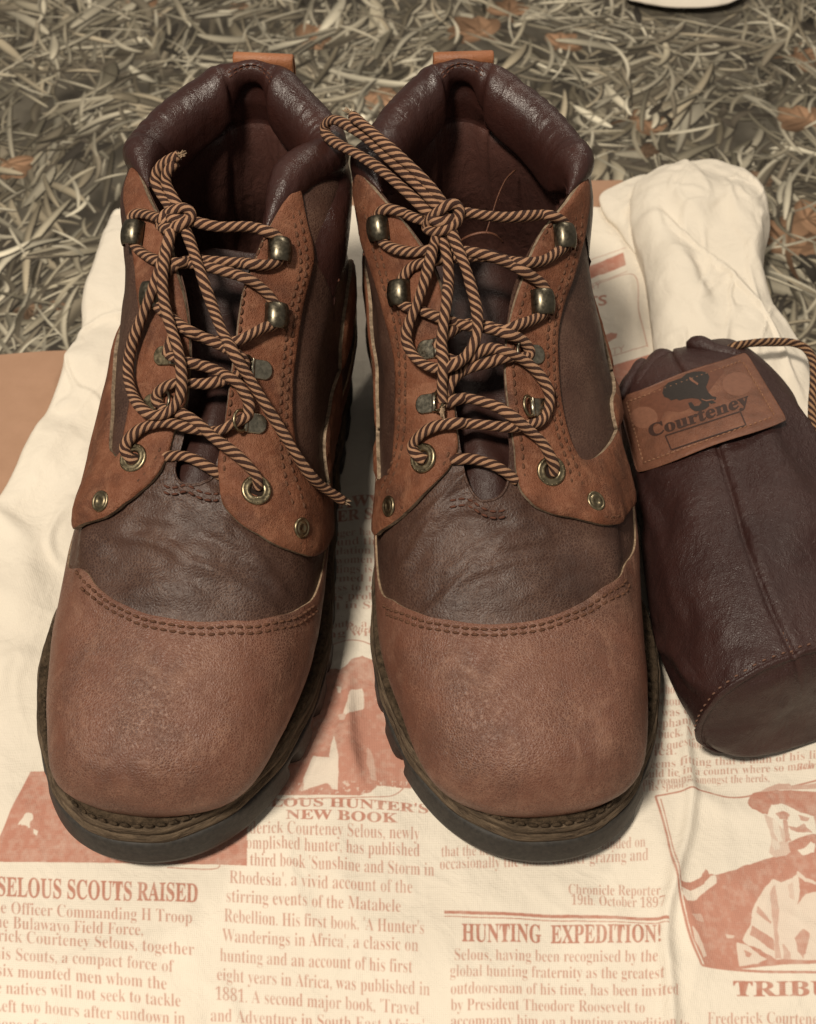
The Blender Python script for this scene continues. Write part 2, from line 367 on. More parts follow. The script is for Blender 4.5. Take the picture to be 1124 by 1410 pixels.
US, VS = 1.75, 12.0                       # rough cm per column and per v, only for spacing points
def panel(bt, name, pts, t, mat, parent, edge_mat, lift=None, smooth_pts=True, step=.22, label=None, bevel=.12, hi=None):
    uvp = bt.poly(pts)
    P = uvp * [US, VS]
    if smooth_pts:                        # round the traced outline a little
        Q = np.concatenate([P[-2:], P, P[:2]]); tt = np.linspace(2, len(P) + 2, len(P) * 10 + 1)[:-1]
        P = cr(Q, tt)
    seg = np.linalg.norm(np.roll(P, -1, 0) - P, axis=1); s_ = np.r_[0, np.cumsum(seg)]
    n = int(s_[-1] / (step * .8)); tt = np.linspace(0, s_[-1], n, endpoint=False)
    Pc = np.concatenate([P, P[:1]]); B = np.stack([np.interp(tt, s_, Pc[:, k]) for k in (0, 1)], 1)
    if name == 'eyestay': B = B + .035 * (np.stack([fbm(tt * 1.3, tt * 0, 5), fbm(tt * 1.3, tt * 0 + 9, 8)], 1) - .47)
    B[:, 1] = np.clip(B[:, 1], .002 * VS, .998 * VS)
    lo, hi_ = B.min(0), B.max(0)
    gx, gy = np.meshgrid(np.arange(lo[0], hi_[0], step), np.arange(lo[1], hi_[1], step))
    gx = gx + (np.arange(gx.shape[0]) % 2)[:, None] * step * .5
    G = np.stack([gx.ravel(), gy.ravel()], 1)
    A0, A1 = B, np.roll(B, -1, 0)
    def dist(G):
        D = np.full(len(G), 9e9)
        for a, b in zip(A0, A1):
            ab = b - a; tt = np.clip(((G - a) @ ab) / (ab @ ab + 1e-12), 0, 1)
            D = np.minimum(D, ((G - a - tt[:, None] * ab) ** 2).sum(1))
        return np.sqrt(D)
    ins = np.zeros(len(G), bool)
    for a, b in zip(A0, A1):
        c = ((a[1] > G[:, 1]) != (b[1] > G[:, 1]))
        with np.errstate(divide='ignore', invalid='ignore'): xx = (b[0] - a[0]) * (G[:, 1] - a[1]) / (b[1] - a[1]) + a[0]
        ins ^= c & (G[:, 0] < xx)
    D = dist(G); G = G[ins & (D > step * .35)]
    # a close ring just inside the edge to carry the rounding
    tan = np.roll(B, -1, 0) - np.roll(B, 1, 0); tan /= np.linalg.norm(tan, axis=1)[:, None] + 1e-9
    nrm = np.stack([-tan[:, 1], tan[:, 0]], 1)
    area = .5 * np.sum(B[:, 0] * np.roll(B[:, 1], -1) - np.roll(B[:, 0], -1) * B[:, 1])
    if area < 0: nrm = -nrm
    R1 = B + nrm * .05
    allp = np.concatenate([B, R1, G]); nb = len(B)
    res = delaunay_2d_cdt([Vector(p) for p in allp], [(i, (i + 1) % nb) for i in range(nb)], [], 1, 1e-5)
    vs = np.array([list(v) for v in res[0]]); F = [tuple(f) for f in res[2] if len(f) == 3]
    D = dist(vs)
    off = t * (.55 + .45 * np.sqrt(np.clip(D / bevel, 0, 1)))
    off = off + .012 * (fbm(vs[:, 0] * 2, vs[:, 1] * 2, 2) - .47)
    U, Vv = vs[:, 0] / US, vs[:, 1] / VS
    Pw, nn = bt.ev(U, Vv)
    L = np.zeros(len(vs))
    if lift is not None:
        for (lx, ly, rad, h) in lift:
            x, y, _ = proj(Pw); L = np.maximum(L, h * np.exp(-((x - lx) ** 2 + (y - ly) ** 2) / rad ** 2))
    top = Pw + nn * (off + L)[:, None]
    # wall round the rim, found from the boundary edges
    cnt = {}
    for f in F:
        for a, b in ((f[0], f[1]), (f[1], f[2]), (f[2], f[0])): cnt[(a, b)] = 1
    be = [(a, b) for (a, b) in cnt if (b, a) not in cnt]
    ids = sorted({i for e in be for i in e}); mp = {i: k for k, i in enumerate(ids)}
    low = Pw[ids] + nn[ids] * (np.maximum(L[ids] * .9, 0) - .03 + 0 * L[ids])[:, None]
    V = np.concatenate([top, low, top[ids]]); n0 = len(top); n1 = n0 + len(ids); mi = [0] * len(F); FF = list(F)
    for a, b in be: FF.append((n1 + mp[b], n1 + mp[a], n0 + mp[a], n0 + mp[b])); mi.append(1)
    f0 = F[0]; fn = np.cross(top[f0[1]] - top[f0[0]], top[f0[2]] - top[f0[0]])
    if fn @ nn[f0[0]] < 0: FF = [f[::-1] for f in FF]
    return mesh(name, V, FF, [mat, edge_mat], parent, mi=mi, label=label)
def spath(bt, pts, off=0.0, step=.1):     # traced curve on the surface -> world points + normals
    uvp = bt.poly(pts); U, _ = resample(np.asarray(uvp) * [US, VS], .05); U = U / [US, VS]
    P, n = bt.ev(U[:, 0], U[:, 1], off)
    s_ = np.r_[0, np.cumsum(np.linalg.norm(np.diff(P, axis=0), axis=1))]
    k = max(2, int(s_[-1] / step)); t = np.linspace(0, s_[-1], k)
    return (np.stack([np.interp(t, s_, P[:, i]) for i in range(3)], 1), np.stack([np.interp(t, s_, n[:, i]) for i in range(3)], 1))
def stitches(P, N, mb, hb=None, length=.27, pitch=.36, r=.05):
    s_ = np.r_[0, np.cumsum(np.linalg.norm(np.diff(P, axis=0), axis=1))]
    for t in np.arange(pitch, s_[-1], pitch):
        g = lambda q, A: np.array([np.interp(q, s_, A[:, i]) for i in range(3)])
        q = np.linspace(t - length / 2, t + length / 2, 5); c = np.stack([g(a, P) for a in q]); n = g(t, N)
        c = c + n * (np.array([-.045, 0.0, .02, 0.0, -.045])[:, None])
        V, F = tube(c, [r * .6, r, r, r, r * .6], 6); mb.add(V, F)

# ---- traced outlines (photo pixels); ('uv', column, v) continues them where the photo cannot see
TR = {
'R': dict(
  toe=[('uv',-3.8,.20),('uv',-3.2,.28),(545,828),(575,843),(610,853),(650,859),(690,860),(730,856),(770,845),(805,828),(835,806),(858,780),('uv',3.6,.27),
       ('uv',4.4,.20),('uv',6.5,.20),('uv',8.5,.22),('uv',8.5,.01),('uv',6,.01),('uv',4,.01),('uv',2,.01),('uv',0,.01),('uv',-2,.01),('uv',-4,.01),('uv',-6,.01),('uv',-8.5,.01),('uv',-8.5,.22),('uv',-6.5,.2),('uv',-4.6,.19)],
  stay_in=[(500,239),(525,250),(556,285),(580,318),(598,350),(608,390),(614,430),(618,480),(626,530),(633,575),(632,618),(618,648),(590,680),(560,710),(535,730),
        (524,733),('uv',-4.0,.40),('uv',-4.6,.36),('uv',-5.5,.35),('uv',-7,.40),('uv',-7,.50),('uv',-5.6,.46),(522,640),(536,655),(545,640),(548,600),(549,560),(548,500),(540,460),(527,410),(512,360),(500,310),(496,270)],
  stay_out=[(801,243),(778,258),(756,285),(738,320),(724,358),(712,400),(701,440),(694,478),(695,520),(700,570),(708,625),(712,668),(726,692),(755,708),(795,717),(848,722),
        (862,703),(868,680),('uv',4.3,.50),('uv',5,.42),('uv',7,.42),('uv',7,.52),('uv',5.6,.52),(853,560),(847,590),(836,612),(818,630),(800,634),(788,618),(778,590),(770,550),(766,505),(766,460),(774,420),(790,370),(801,320),(804,275)],
  rivets=[(535,697,'in'),(821,690,'out')],
  eyelets=[(583,631),(759,649)],
  hooks=[(525,316,-1),(553,405,-1),(774,328,1),(745,418,1)],
  drings=[(592,481,-1,0),(590,556,-1,1),(733,488,1,0),(742,562,1,1)],
  st=[[(530,830),(560,846),(600,859),(650,867),(690,868),(740,862),(790,845),(835,818),(858,795)],
      [(534,842),(560,855),(600,867),(650,875),(690,876),(740,870),(790,853),(838,827),(862,804)],
      [(508,262),(516,320),(532,380),(547,430),(556,480),(558,530),(557,590),(548,640),(530,690)],
      [(516,262),(524,320),(540,380),(555,430),(564,480),(566,530),(565,590),(556,640),(540,690)],
      [(794,262),(792,320),(780,370),(766,415),(757,460),(757,505),(761,550),(769,592),(780,625),(790,650),(800,680)],
      [(786,264),(784,320),(772,370),(758,415),(749,460),(749,505),(753,550),(761,592),(771,625),(780,655),(790,690)],
      [(762,292),(744,325),(731,362),(719,402),(708,445),(702,480),(703,520),(708,570),(716,625),(721,665),(735,685),(765,699),(800,708),(845,712)],
      [(555,705),(590,672),(612,645),(624,618)]],
  vamp_edge=[(612,688),(650,690),(700,700)],
 ),
'L': dict(
  toe=[('uv',3.7,.22),('uv',3.25,.31),(112,783),(135,808),(165,830),(200,845),(240,853),(285,857),(330,855),(375,849),(410,838),('uv',-3.2,.28),('uv',-3.8,.20),('uv',-4.6,.19),('uv',-6.5,.2),('uv',-8.5,.22),('uv',-8.5,.01),('uv',-6,.01),('uv',-4,.01),('uv',-2,.01),('uv',0,.01),('uv',2,.01),('uv',4,.01),('uv',6,.01),('uv',8.5,.01),('uv',8.5,.22),('uv',6.5,.2),('uv',4.6,.19)],
  stay_out=[(186,232),(205,245),(222,275),(236,320),(247,370),(256,410),(262,450),(264,500),(262,545),(245,585),(232,630),(220,655),(190,685),(155,712),(135,719),
        (112,715),('uv',4.3,.45),('uv',5,.42),('uv',7,.42),('uv',7,.52),('uv',5.4,.52),(156,590),(160,625),(168,628),(176,590),(186,540),(193,480),(196,430),(190,370),(182,320),(176,270)],
  stay_in=[(406,257),(378,275),(352,298),(338,330),(328,370),(322,410),(318,450),(312,500),(307,550),(303,600),(301,640),(305,690),(325,718),(360,742),(400,760),(432,764),
        (445,750),(452,720),('uv',-4.3,.42),('uv',-5,.36),('uv',-7,.36),('uv',-7,.46),('uv',-5.6,.47),(468,610),(450,660),(440,680),(425,660),(410,640),(402,600),(400,560),(402,510),(410,450),(420,400),(430,352),(421,310),(414,275)],
  rivets=[(138,690,'out'),(416,727,'in')],
  eyelets=[(184,631),(353,675)],
  hooks=[(187,324,-1),(212,408,-1),(384,348,1),(379,437,1)],
  drings=[(229,490,-1,0),(214,556,-1,0),(357,509,1,0),(349,583,1,1)],
  st=[[(108,782),(118,800),(134,816),(165,838),(200,854),(240,862),(285,866),(330,864),(375,858),(412,846),(430,832)],
      [(114,806),(132,825),(165,847),(200,863),(240,871),(285,875),(330,873),(375,867),(414,855),(432,841)],
      [(405,285),(414,330),(416,370),(404,420),(396,470),(391,520),(388,570),(390,620),(400,660),(412,700)],
      [(397,290),(405,330),(408,370),(396,420),(388,470),(383,520),(380,570),(381,620),(388,665),(398,700)],
      [(362,305),(346,335),(337,372),(331,412),(327,455),(321,505),(316,555),(312,600),(310,640),(314,684),(333,708),(365,731),(402,748),(430,753)],
      [(150,700),(190,670),(215,640),(225,620)]],
  vamp_edge=[(222,662),(255,668),(300,680)],
 )}

def sole_outline(bt, inset=0.0, n=480):
    P = np.array([SOLE[k] for k in bt.order], float); P = np.concatenate([P[-3:], P, P[:4]])
    U = np.linspace(3, 21, n, endpoint=False); Q = cr(P, U)
    Qc = np.concatenate([Q, Q[:1]]); sl = np.r_[0, np.cumsum(np.linalg.norm(np.diff(Qc, axis=0), axis=1))]; tl = np.linspace(0, sl[-1], n, endpoint=False)
    Q = np.stack([np.interp(tl, sl, Qc[:, k]) for k in (0, 1)], 1); kk = int(n * 1.1 / 80) + 1
    for _ in range(2): Q = sum(np.roll(Q, a, 0) for a in range(-kk, kk + 1)) / (2 * kk + 1)
    T = np.roll(Q, -1, 0) - np.roll(Q, 1, 0); T /= np.linalg.norm(T, axis=1)[:, None]
    N = np.stack([T[:, 1], -T[:, 0]], 1)                              # outward for this winding
    if ((Q + N - Q.mean(0)) ** 2).sum() < ((Q - N - Q.mean(0)) ** 2).sum(): N = -N
    ins = np.asarray(inset)
    return Q - N * (ins[:, None] if ins.ndim else ins), U - 11
def zb(y):                                 # underside height: toe spring, arch before the heel
    return .9 * np.clip((7 - y) / 7, 0, 1) ** 2 * .8 + .0
def ring_solid(bt, rings, cap_top=True, cap_bot=True):
    n = len(rings[0]); V = np.concatenate([bt.w(r) for r in rings]); F = grid_faces(len(rings), n, True)
    if cap_bot: V = np.concatenate([V, [V[:n].mean(0)]]); F += [(len(V) - 1, (j + 1) % n, j) for j in range(n)]
    b = (len(rings) - 1) * n
    if cap_top: V = np.concatenate([V, [V[b:b + n].mean(0)]]); F += [(len(V) - 1, b + j, b + (j + 1) % n) for j in range(n)]
    if bt.sx > 0: F = [f[::-1] for f in F]
    return V, F

def lace_tube(path, r=.226, pitch=.345, n=29, step=.042):
    P, t = resample(path, step); N = len(P)
    T = np.gradient(P, axis=0); T /= np.linalg.norm(T, axis=1)[:, None] + 1e-9
    A = np.empty((N, 3)); a = np.cross(T[0], [.3, .5, .81]); A[0] = a / np.linalg.norm(a)
    for i in range(1, N):
        a = A[i - 1] - T[i] * A[i - 1].dot(T[i]); A[i] = a / (np.linalg.norm(a) + 1e-9)
    B = np.cross(T, A); ph = np.linspace(0, 2 * math.pi, n)
    s0 = random.random()
    tw = t / pitch + .5 * (vnoise(t * .8, t * 0 + s0 * 90, 5) - .5) * 2
    a4 = (ph[None] / (2 * math.pi) * 4 + tw[:, None] + s0)     # matches the colour bands
    rr = r * (.90 + .10 * np.abs(np.sin(2 * math.pi * a4))) * (1 + .06 * np.sin(t * 2.1 + s0 * 9) + .10 * (vnoise(t * 1.7, t * 0 + s0 * 50, 3) - .5))[:, None]
    V = P[:, None] + rr[..., None] * (np.cos(ph)[None, :, None] * A[:, None] + np.sin(ph)[None, :, None] * B[:, None])
    uv = np.stack([np.broadcast_to(ph / (2 * math.pi), (N, n)), np.broadcast_to((tw + s0)[:, None], (N, n))], -1)
    F = grid_faces(N, n)
    F += [tuple(range(n - 1))[::-1], tuple((N - 1) * n + j for j in range(n - 1))]
    return V.reshape(-1, 3), F, uv.reshape(-1, 2)

LACES = {
'R': [
 # (name, [(px,py,lift)...]) lift = cm in front of the eyestay surface
 ('c', [(606,306,.55),(575,301,.40),(550,291,.30),(532,288,.25),(522,296,.15),(522,315,.10),(527,333,.15),(545,343,.25),(570,347,.25),(600,343,.28),(637,346,.40),(672,352,.4),(705,365,.38),(730,379,.3),(748,394,.2),(754,415,.10),(748,432,.12),(735,440,.2),(716,447,.25),(693,454,.28),(665,447,.25),(636,448,.22),(615,462,.2),(600,478,.15)]),
 ('c', [(612,298,.6),(640,293,.5),(670,297,.42),(700,299,.38),(730,297,.32),(756,296,.28),(774,304,.18),(782,318,.1),(780,336,.1),(768,347,.18),(748,359,.28),(720,362,.3),(690,357,.28),(660,353,.25),(625,355,.2),(595,360,.25),(570,366,.25),(558,378,.2),(550,395,.1),(552,416,.1),(565,424,.18),(580,428,.22),(602,436,.22),(635,447,.35),(667,452,.38),(700,460,.35),(722,471,.25),(730,486,.12),(722,492,.12),(697,492,.22),(674,499,.25),(644,508,.25),(625,522,.2),(616,542,.12),(612,552,.1)]),
 ('c', [(604,486,.15),(625,496,.3),(645,494,.42),(660,484,.45),(680,480,.42),(704,487,.38),(728,501,.36),(746,520,.34),(756,540,.3),(756,560,.22),(748,577,.18),(735,584,.18),(704,588,.26),(667,585,.3),(629,583,.3),(600,587,.28),(580,598,.28),(568,614,.22),(574,627,.12),(586,634,-.1)]),
 ('c', [(615,556,.1),(630,550,.2),(648,549,.3),(682,559,.42),(704,572,.5),(723,588,.42),(744,606,.3),(756,625,.22),(763,641,.10),(762,652,-.1)]),
 ('c', [(610,632,-.35),(633,632,-.25),(656,633,-.2),(685,643,-.2),(712,662,-.35)]),
 # bow: large hanging loop
 ('c', [(612,306,.85),(600,330,.9),(592,360,.85),(584,390,.75),(572,425,.65),(563,446,.6),(560,468,.6),(570,490,.62),(592,505,.65),(616,506,.7),(640,492,.78),(656,464,.8),(657,430,.85),(649,395,.9),(640,365,.9),(628,335,.9),(618,308,.85)]),
 # hanging tail
 ('c', [(605,310,.7),(614,345,.75),(618,375,.75),(616,410,.72),(611,445,.72),(608,475,.75),(611,500,.82),(609,530,.6),(610,555,.45)]),
 # bow loop standing up to the left, and the second tail beside it
 ('c', [(614,300,.9),(592,272,1.2),(565,245,1.5),(535,217,1.8),(505,190,2.0),(478,172,2.1),(460,165,2.1),(449,171,2.05),(449,184,2.0),(462,196,1.95),(490,211,1.8),(520,230,1.6),(550,255,1.3),(580,283,1.0),(602,303,.8)]),
 ('c', [(618,292,.75),(598,264,1.2),(575,238,1.5),(552,217,1.8),(528,196,2.1),(508,178,2.3),(486,160,2.4)]),
 # knot
 ('c', [(588,315,.55),(592,303,.95),(604,291,1.25),(620,281,1.2),(630,284,1.0),(632,296,.9),(626,308,.95),(612,316,1.1),(598,319,1.0),(588,315,.6)]),
 ('c', [(632,298,.5),(622,302,1.0),(608,306,1.2),(596,301,1.05),(590,296,.6)]),
 ],
'L': [
 ('c', [(240,300,.55),(220,300,.45),(202,295,.35),(187,295,.2),(180,304,.12),(180,322,.08),(186,338,.1),(195,347,.2),(210,356,.28),(228,362,.3),(250,362,.3),(281,366,.35),(321,377,.35),(345,386,.32),(366,402,.22),(376,416,.12),(384,432,.1),(378,446,.1),(362,452,.2),(345,461,.26),(325,470,.28),(300,470,.28),(270,462,.26),(248,452,.25),(236,470,.2),(230,490,.12)]),
 ('c', [(246,298,.6),(262,304,.5),(301,312,.4),(341,312,.32),(366,318,.25),(382,327,.14),(390,345,.1),(383,360,.12),(366,365,.22),(341,363,.28),(301,360,.28),(268,358,.22),(240,366,.2),(222,385,.16),(214,400,.1),(213,415,.1),(224,428,.18),(250,448,.28),(280,464,.42),(309,478,.42),(332,492,.3),(338,504,.15),(330,514,.15),(316,521,.22),(287,528,.26),(262,528,.26),(240,528,.3),(222,536,.32),(215,548,.25),(220,560,.15)]),
 ('c', [(232,488,.15),(254,498,.28),(291,507,.38),(323,524,.4),(337,542,.34),(343,556,.28),(341,572,.18),(332,578,.18),(318,585,.28),(298,594,.3),(265,590,.33),(229,582,.36),(199,588,.32),(180,602,.3),(172,617,.24),(178,630,.12),(187,636,-.1)]),
 ('c', [(222,562,.14),(236,566,.3),(252,570,.4),(272,582,.46),(294,602,.46),(323,624,.4),(343,643,.32),(354,658,.2),(355,672,-.08)]),
 ('c', [(215,630,-.35),(236,628,-.25),(258,629,-.2),(283,641,-.2),(306,656,-.35)]),
 ('c', [(240,306,.8),(230,335,.85),(220,372,.8),(208,405,.72),(195,437,.62),(183,470,.55),(177,500,.55),(178,526,.55),(188,553,.55),(208,571,.6),(232,567,.7),(248,545,.8),(250,515,.85),(245,480,.85),(235,450,.85),(226,415,.85),(224,380,.9),(230,340,.9),(240,306,.9)]),
 ('c', [(246,304,.7),(256,318,.7),(268,350,.72),(281,389,.75),(294,425,.72),(306,456,.7),(327,495,.66),(343,520,.6),(358,545,.5),(376,574,.4),(392,600,.35),(408,626,.32),(424,650,.3),(440,667,.3),(457,679,.35),(471,689,.4)]),
 ('c', [(245,300,.8),(232,282,.95),(219,262,1.1),(214,246,1.2),(220,231,1.35),(232,221,1.45),(246,214,1.5)]),
 ('c', [(250,292,.8),(238,272,.95),(229,252,1.1),(231,236,1.3),(242,224,1.4)]),
 ('c', [(222,308,.55),(226,298,.95),(238,290,1.15),(252,286,1.1),(262,291,.9),(262,301,.85),(250,309,1.05),(236,315,1.0),(224,314,.6)]),
 ('c', [(262,300,.5),(248,303,1.0),(236,301,1.1),(226,306,.8),(220,312,.5)]),
 ]}

def build_boot(side, label, group):
    bt = Boot(side); tr = TR[side]
    base = bt.w(np.array([0, 15, 0.]))
    root = empty('boot', base, label, 'boot', group)
    # ---------- upper (dark vamp and quarters as one shell)
    keep = grid_faces(NV, NU, True)
    V = bt.W.reshape(-1, 3); F = keep if bt.sx < 0 else [f[::-1] for f in keep]
    f0 = F[len(F) // 3]; nn = np.cross(V[f0[1]] - V[f0[0]], V[f0[2]] - V[f0[0]])
    if nn @ bt.N.reshape(-1, 3)[f0[0]] < 0: F = [f[::-1] for f in F]
    up = mesh('upper', V, F, M['brown'], root)
    # ---------- tan overlays
    panel(bt, 'toe_cap', tr['toe'], .15, M['toe'], root, M['edge'], step=.3, bevel=.15)
    if side == 'R':
        li = [(530,262,38,.16),(590,345,38,.2),(525,738,45,.18),(600,690,50,.18),(780,720,60,.12),(730,690,30,.1)]
        lo = [(770,272,36,.16),(726,360,34,.2),(780,725,60,.16),(725,695,40,.2),(860,722,30,.1)]
    else:
        li = [(380,275,36,.16),(330,360,34,.2),(350,745,60,.2),(432,766,40,.12),(303,690,40,.16)]
        lo = [(222,280,34,.16),(245,370,30,.16),(120,716,40,.2),(170,705,50,.2),(225,655,30,.12)]
    e1 = panel(bt, 'eyestay', tr['stay_in'], .28, M['stay'], root, M['suede'], lift=li, step=.2)
    e2 = panel(bt, 'eyestay', tr['stay_out'], .28, M['stay'], root, M['suede'], lift=lo, step=.2)
    # ---------- stitching
    mb = MB()
    for k, p in enumerate(tr['st']):
        P, N = spath(bt, p, .165 if k < 2 else .30); stitches(P, N, mb, r=.058, pitch=.38)
    s1 = mb.out('stitching', M['thread'], root); s1['kind'] = 'stuff'
    mb = MB()
    P, N = spath(bt, tr['vamp_edge'], .02); stitches(P, N, mb); stitches(P - N * 0 + np.array([0, -.25, -.1]), N, mb)
    s2 = mb.out('vamp_stitching', M['dark_thread'], root); s2['kind'] = 'stuff'
    # ---------- rolled edge of the vamp at the throat
    uu = np.linspace(-2.2, 2.2, 60); P, N = bt.ev(uu, np.full(60, .995), 0); V, F = tube(P, .06, 8); mesh('throat_binding', V, F, M['brown'], root)
    # ---------- sole
    Q, U = sole_outline(bt); n = len(Q)
    def ring(inset, zf, Q0=None):
        q, _ = sole_outline(bt, inset); z = zf(q[:, 1]); return np.concatenate([q, z[:, None]], 1)
    s_ = np.r_[0, np.cumsum(np.linalg.norm(np.diff(Q, axis=0), axis=1))]
    tread = (np.mod(s_, 2.3) < .55) & (Q[:, 1] > 3.0)
    notch = np.where(tread, .55, 0.0)
    for k in range(2): notch = (np.roll(notch, 1) + notch * 2 + np.roll(notch, -1)) / 4
    fr_ = .42 * np.clip((9 - Q[:, 1]) / 9, 0, 1)                     # the edge leans in towards the welt at the toe
    rs = [ring(.35 + notch, lambda y: zb(y)), ring(.06 + notch, lambda y: zb(y) + .10), ring(-.02 + notch, lambda y: zb(y) + .45),
          ring(notch * .9 + fr_ * .2, lambda y: zb(y) + .95), ring(notch * .15 + fr_ * .35, lambda y: zb(y) + 1.12), ring(.0 + fr_ * .45, lambda y: zb(y) + 1.3), ring(.02 + fr_ * .6, lambda y: zb(y) + 1.46), ring(.12 + fr_ * .6, lambda y: zb(y) + 1.50)]
    V, F = ring_solid(bt, rs); mesh('outsole', V, F, M['rubber'], root)
    def mid(y): return zb(y) * .8
    a = .03 * np.sin(s_ * 2.1) + .10 * (fbm(s_ * .8, s_ * 0, 4) - .5)
    rs = [ring(.14 + fr_ * .6, lambda y: zb(y) + 1.44), ring(.04 + a + fr_ * .7, lambda y: zb(y) * .9 + 1.56), ring(-.02 + a + fr_ * .8, lambda y: mid(y) + 1.82), ring(.03 + a + fr_, lambda y: mid(y) + 1.98),
          ring(.12 + a + fr_ * 1.05, lambda y: mid(y) + 2.03), ring(.02 + a + fr_ * 1.1, lambda y: mid(y) + 2.1), ring(.0 + a + fr_ * 1.3, lambda y: mid(y) + 2.34), ring(.10 + a + fr_ * 1.4, lambda y: mid(y) + 2.44)]
    V, F = ring_solid(bt, rs); mesh('midsole', V, F, M['midsole'], root)
    b = .05 * (fbm(s_ * 2.5, s_ * 0, 9) - .5)
    rs = [ring(.16 + b + fr_ * 1.4, lambda y: mid(y) + 2.42), ring(.08 + b + fr_ * 1.4, lambda y: mid(y) + 2.5), ring(.14 + b + fr_ * 1.4, lambda y: mid(y) + 2.62), ring(.32 + fr_, lambda y: mid(y) + 2.66),
          ring(.52 + b + fr_ * .6, lambda y: mid(y) + 2.55), ring(.75 + fr_ * .3, lambda y: mid(y) + 2.56 + 0 * y), ring(1.1, lambda y: mid(y) + 2.85), ring(1.7, lambda y: mid(y) + 2.9)]
    V, F = ring_solid(bt, rs); V = V + np.stack([np.zeros(len(V))] * 2 + [.05 * (fbm(V[:, 0] * 3, V[:, 1] * 3, 6) - .47)], 1)
    mesh('welt', V, F, M['welt'], root)
    # heavy welt stitches in the groove
    q, _ = sole_outline(bt, .62); qz = bt.w(np.concatenate([q, (mid(q[:, 1]) + 2.62)[:, None]], 1)); qz = np.concatenate([qz, qz[:1]])
    mb = MB(); nrm = np.tile([0, 0, 1.], (len(qz), 1)); stitches(qz, nrm, mb, length=.34, pitch=.47, r=.075)
    o = mb.out('welt_stitching', M['welt'], root); o['kind'] = 'stuff'
    # ---------- collar: padded roll from tab to tab round the back, and the lining below it
    u0, u1 = (5.72, 18 - 5.72) if side == 'R' else (5.72, 18 - 5.42)
    nc = 150; UC = np.linspace(u0, u1, nc)
    Lp = bt.S0(UC, np.ones(nc)); Lp[:, 2] += 0
    Lm = bt.S0(UC, np.full(nc, .78)); Ln = bt.S0(UC, np.full(nc, .66))
    W1, W2, W3 = bt.w(Lp), bt.w(Lm), bt.w(Ln)
    cen = bt.w(np.array([-.2, 25.8, 15.3])); out = W1 - cen; out[:, 2] = 0
    tang = np.gradient(W1, axis=0); out = np.cross(tang, [0, 0, 1]); sgn = np.sign((out * (W1 - cen)).sum()); out *= sgn; out[:, 2] = 0
    out /= np.linalg.norm(out, axis=1)[:, None]
    zup = np.array([0, 0, 1.])
    e = np.linspace(0, 1, nc); endt = sstep(0, .11, np.minimum(e, 1 - e)) ** .6
    puff = (.04 + .96 * endt)
    back = np.exp(-((UC - 9.0) / .40) ** 4)                           # flatter at the back strap
    puff = puff * (1 - .62 * back)
    prof = [('b', .0, .00), ('b', .25, .0), ('m', .36, .0), ('t', .52, -.9), ('t', .58, -.3), ('t', .50, .25), ('t', .22, .62), ('t', -.22, .80), ('t', -.70, .70),
            ('t', -1.10, .35), ('t', -1.32, -.2), ('t', -1.38, -.9), ('t', -1.28, -1.7), ('t', -1.02, -2.4), ('t', -.88, -2.8), ('t', -1.05, -3.3), ('t', -1.12, -4.2), ('t', -1.05, -5.4), ('t', -.95, -7), ('t', -.9, -9.5), ('t', -1.0, -12.0)]
    rows = []
    for (k, o_, z_) in prof:
        B_ = {'b': W3, 'm': W2, 't': W1}[k]
        if k == 't' and z_ < -2:         # inside wall follows the shell below
            vv = np.clip(1 + z_ / 13.5, .05, 1); B_ = bt.w(bt.S0(UC, np.full(nc, vv))); zz = 0
        else: zz = z_
        rows.append(B_ + out * (o_ * puff)[:, None] + zup * (zz * puff)[:, None])
    R_ = np.array(rows)                                               # profile x columns
    tt = np.linspace(0, len(prof) - 1, 110)
    fine = np.stack([cr(R_[:, j], tt) for j in range(nc)], 1)         # 110 x nc
    # radial creases of the padding
    ang = UC[None] * 3.2; vv_ = tt[:, None] / (len(prof) - 1)
    amp = np.exp(-((vv_ - .33) / .16) ** 2)
    cre = fbm(ang * 2.6 + vv_ * 2.5, vv_ * 3 + ang * .1, 17 if side == 'R' else 23, 3) - .47
    sharp = -np.clip(.10 - np.abs(cre), 0, .10) * .55 + .02
    # quilting seams
    g = np.zeros_like(cre)
    for c0, w_ in ((9 - .42, .05), (9 + .42, .05)): g -= .20 * np.exp(-((UC[None] - c0) / w_) ** 2) * sstep(6.0, 7.2, tt[:, None])
    g -= .10 * np.exp(-((tt[:, None] - 8.6) / .14) ** 2) * back[None] ** 4
    g -= .24 * np.exp(-((tt[:, None] - 12.2) / .18) ** 2) * (np.abs(UC[None] - 9) < .42)
    g -= .16 * np.exp(-((tt[:, None] - (13.2 + 1.2 * np.abs(UC[None] - 9) ** .8)) / .22) ** 2) * (np.abs(UC[None] - 9) >= .42)
    g -= .24 * np.exp(-((tt[:, None] - (10.6 + 2.4 * np.abs(UC[None] - 9))) / .2) ** 2) * (np.abs(UC[None] - 9) >= .5) * (np.abs(UC[None] - 9) < 1.6)
    dU = np.gradient(fine, axis=1); dT = np.gradient(fine, axis=0); nm = np.cross(dU, dT); nm /= np.linalg.norm(nm, axis=2)[..., None] + 1e-9
    if (nm[45, nc // 2] @ np.array([0, 0, 1.])) < 0: nm = -nm
    fine = fine + nm * (amp * sharp * puff[None] + g)[..., None]
    # split: collar (outside + roll) and lining (inside wall)
    cut = np.searchsorted(tt, 14.2)
    def sheet(name, A, mat, **k):
        r, c = A.shape[:2]; V = A.reshape(-1, 3); F = grid_faces(r, c)
        fn = np.cross(V[F[0][1]] - V[F[0][0]], V[F[0][2]] - V[F[0][0]])
        return mesh(name, V, F, mat, root, **k)
    sheet('collar', fine[:cut + 1], M['plum'])
    sheet('lining', fine[cut:], M['lining'])
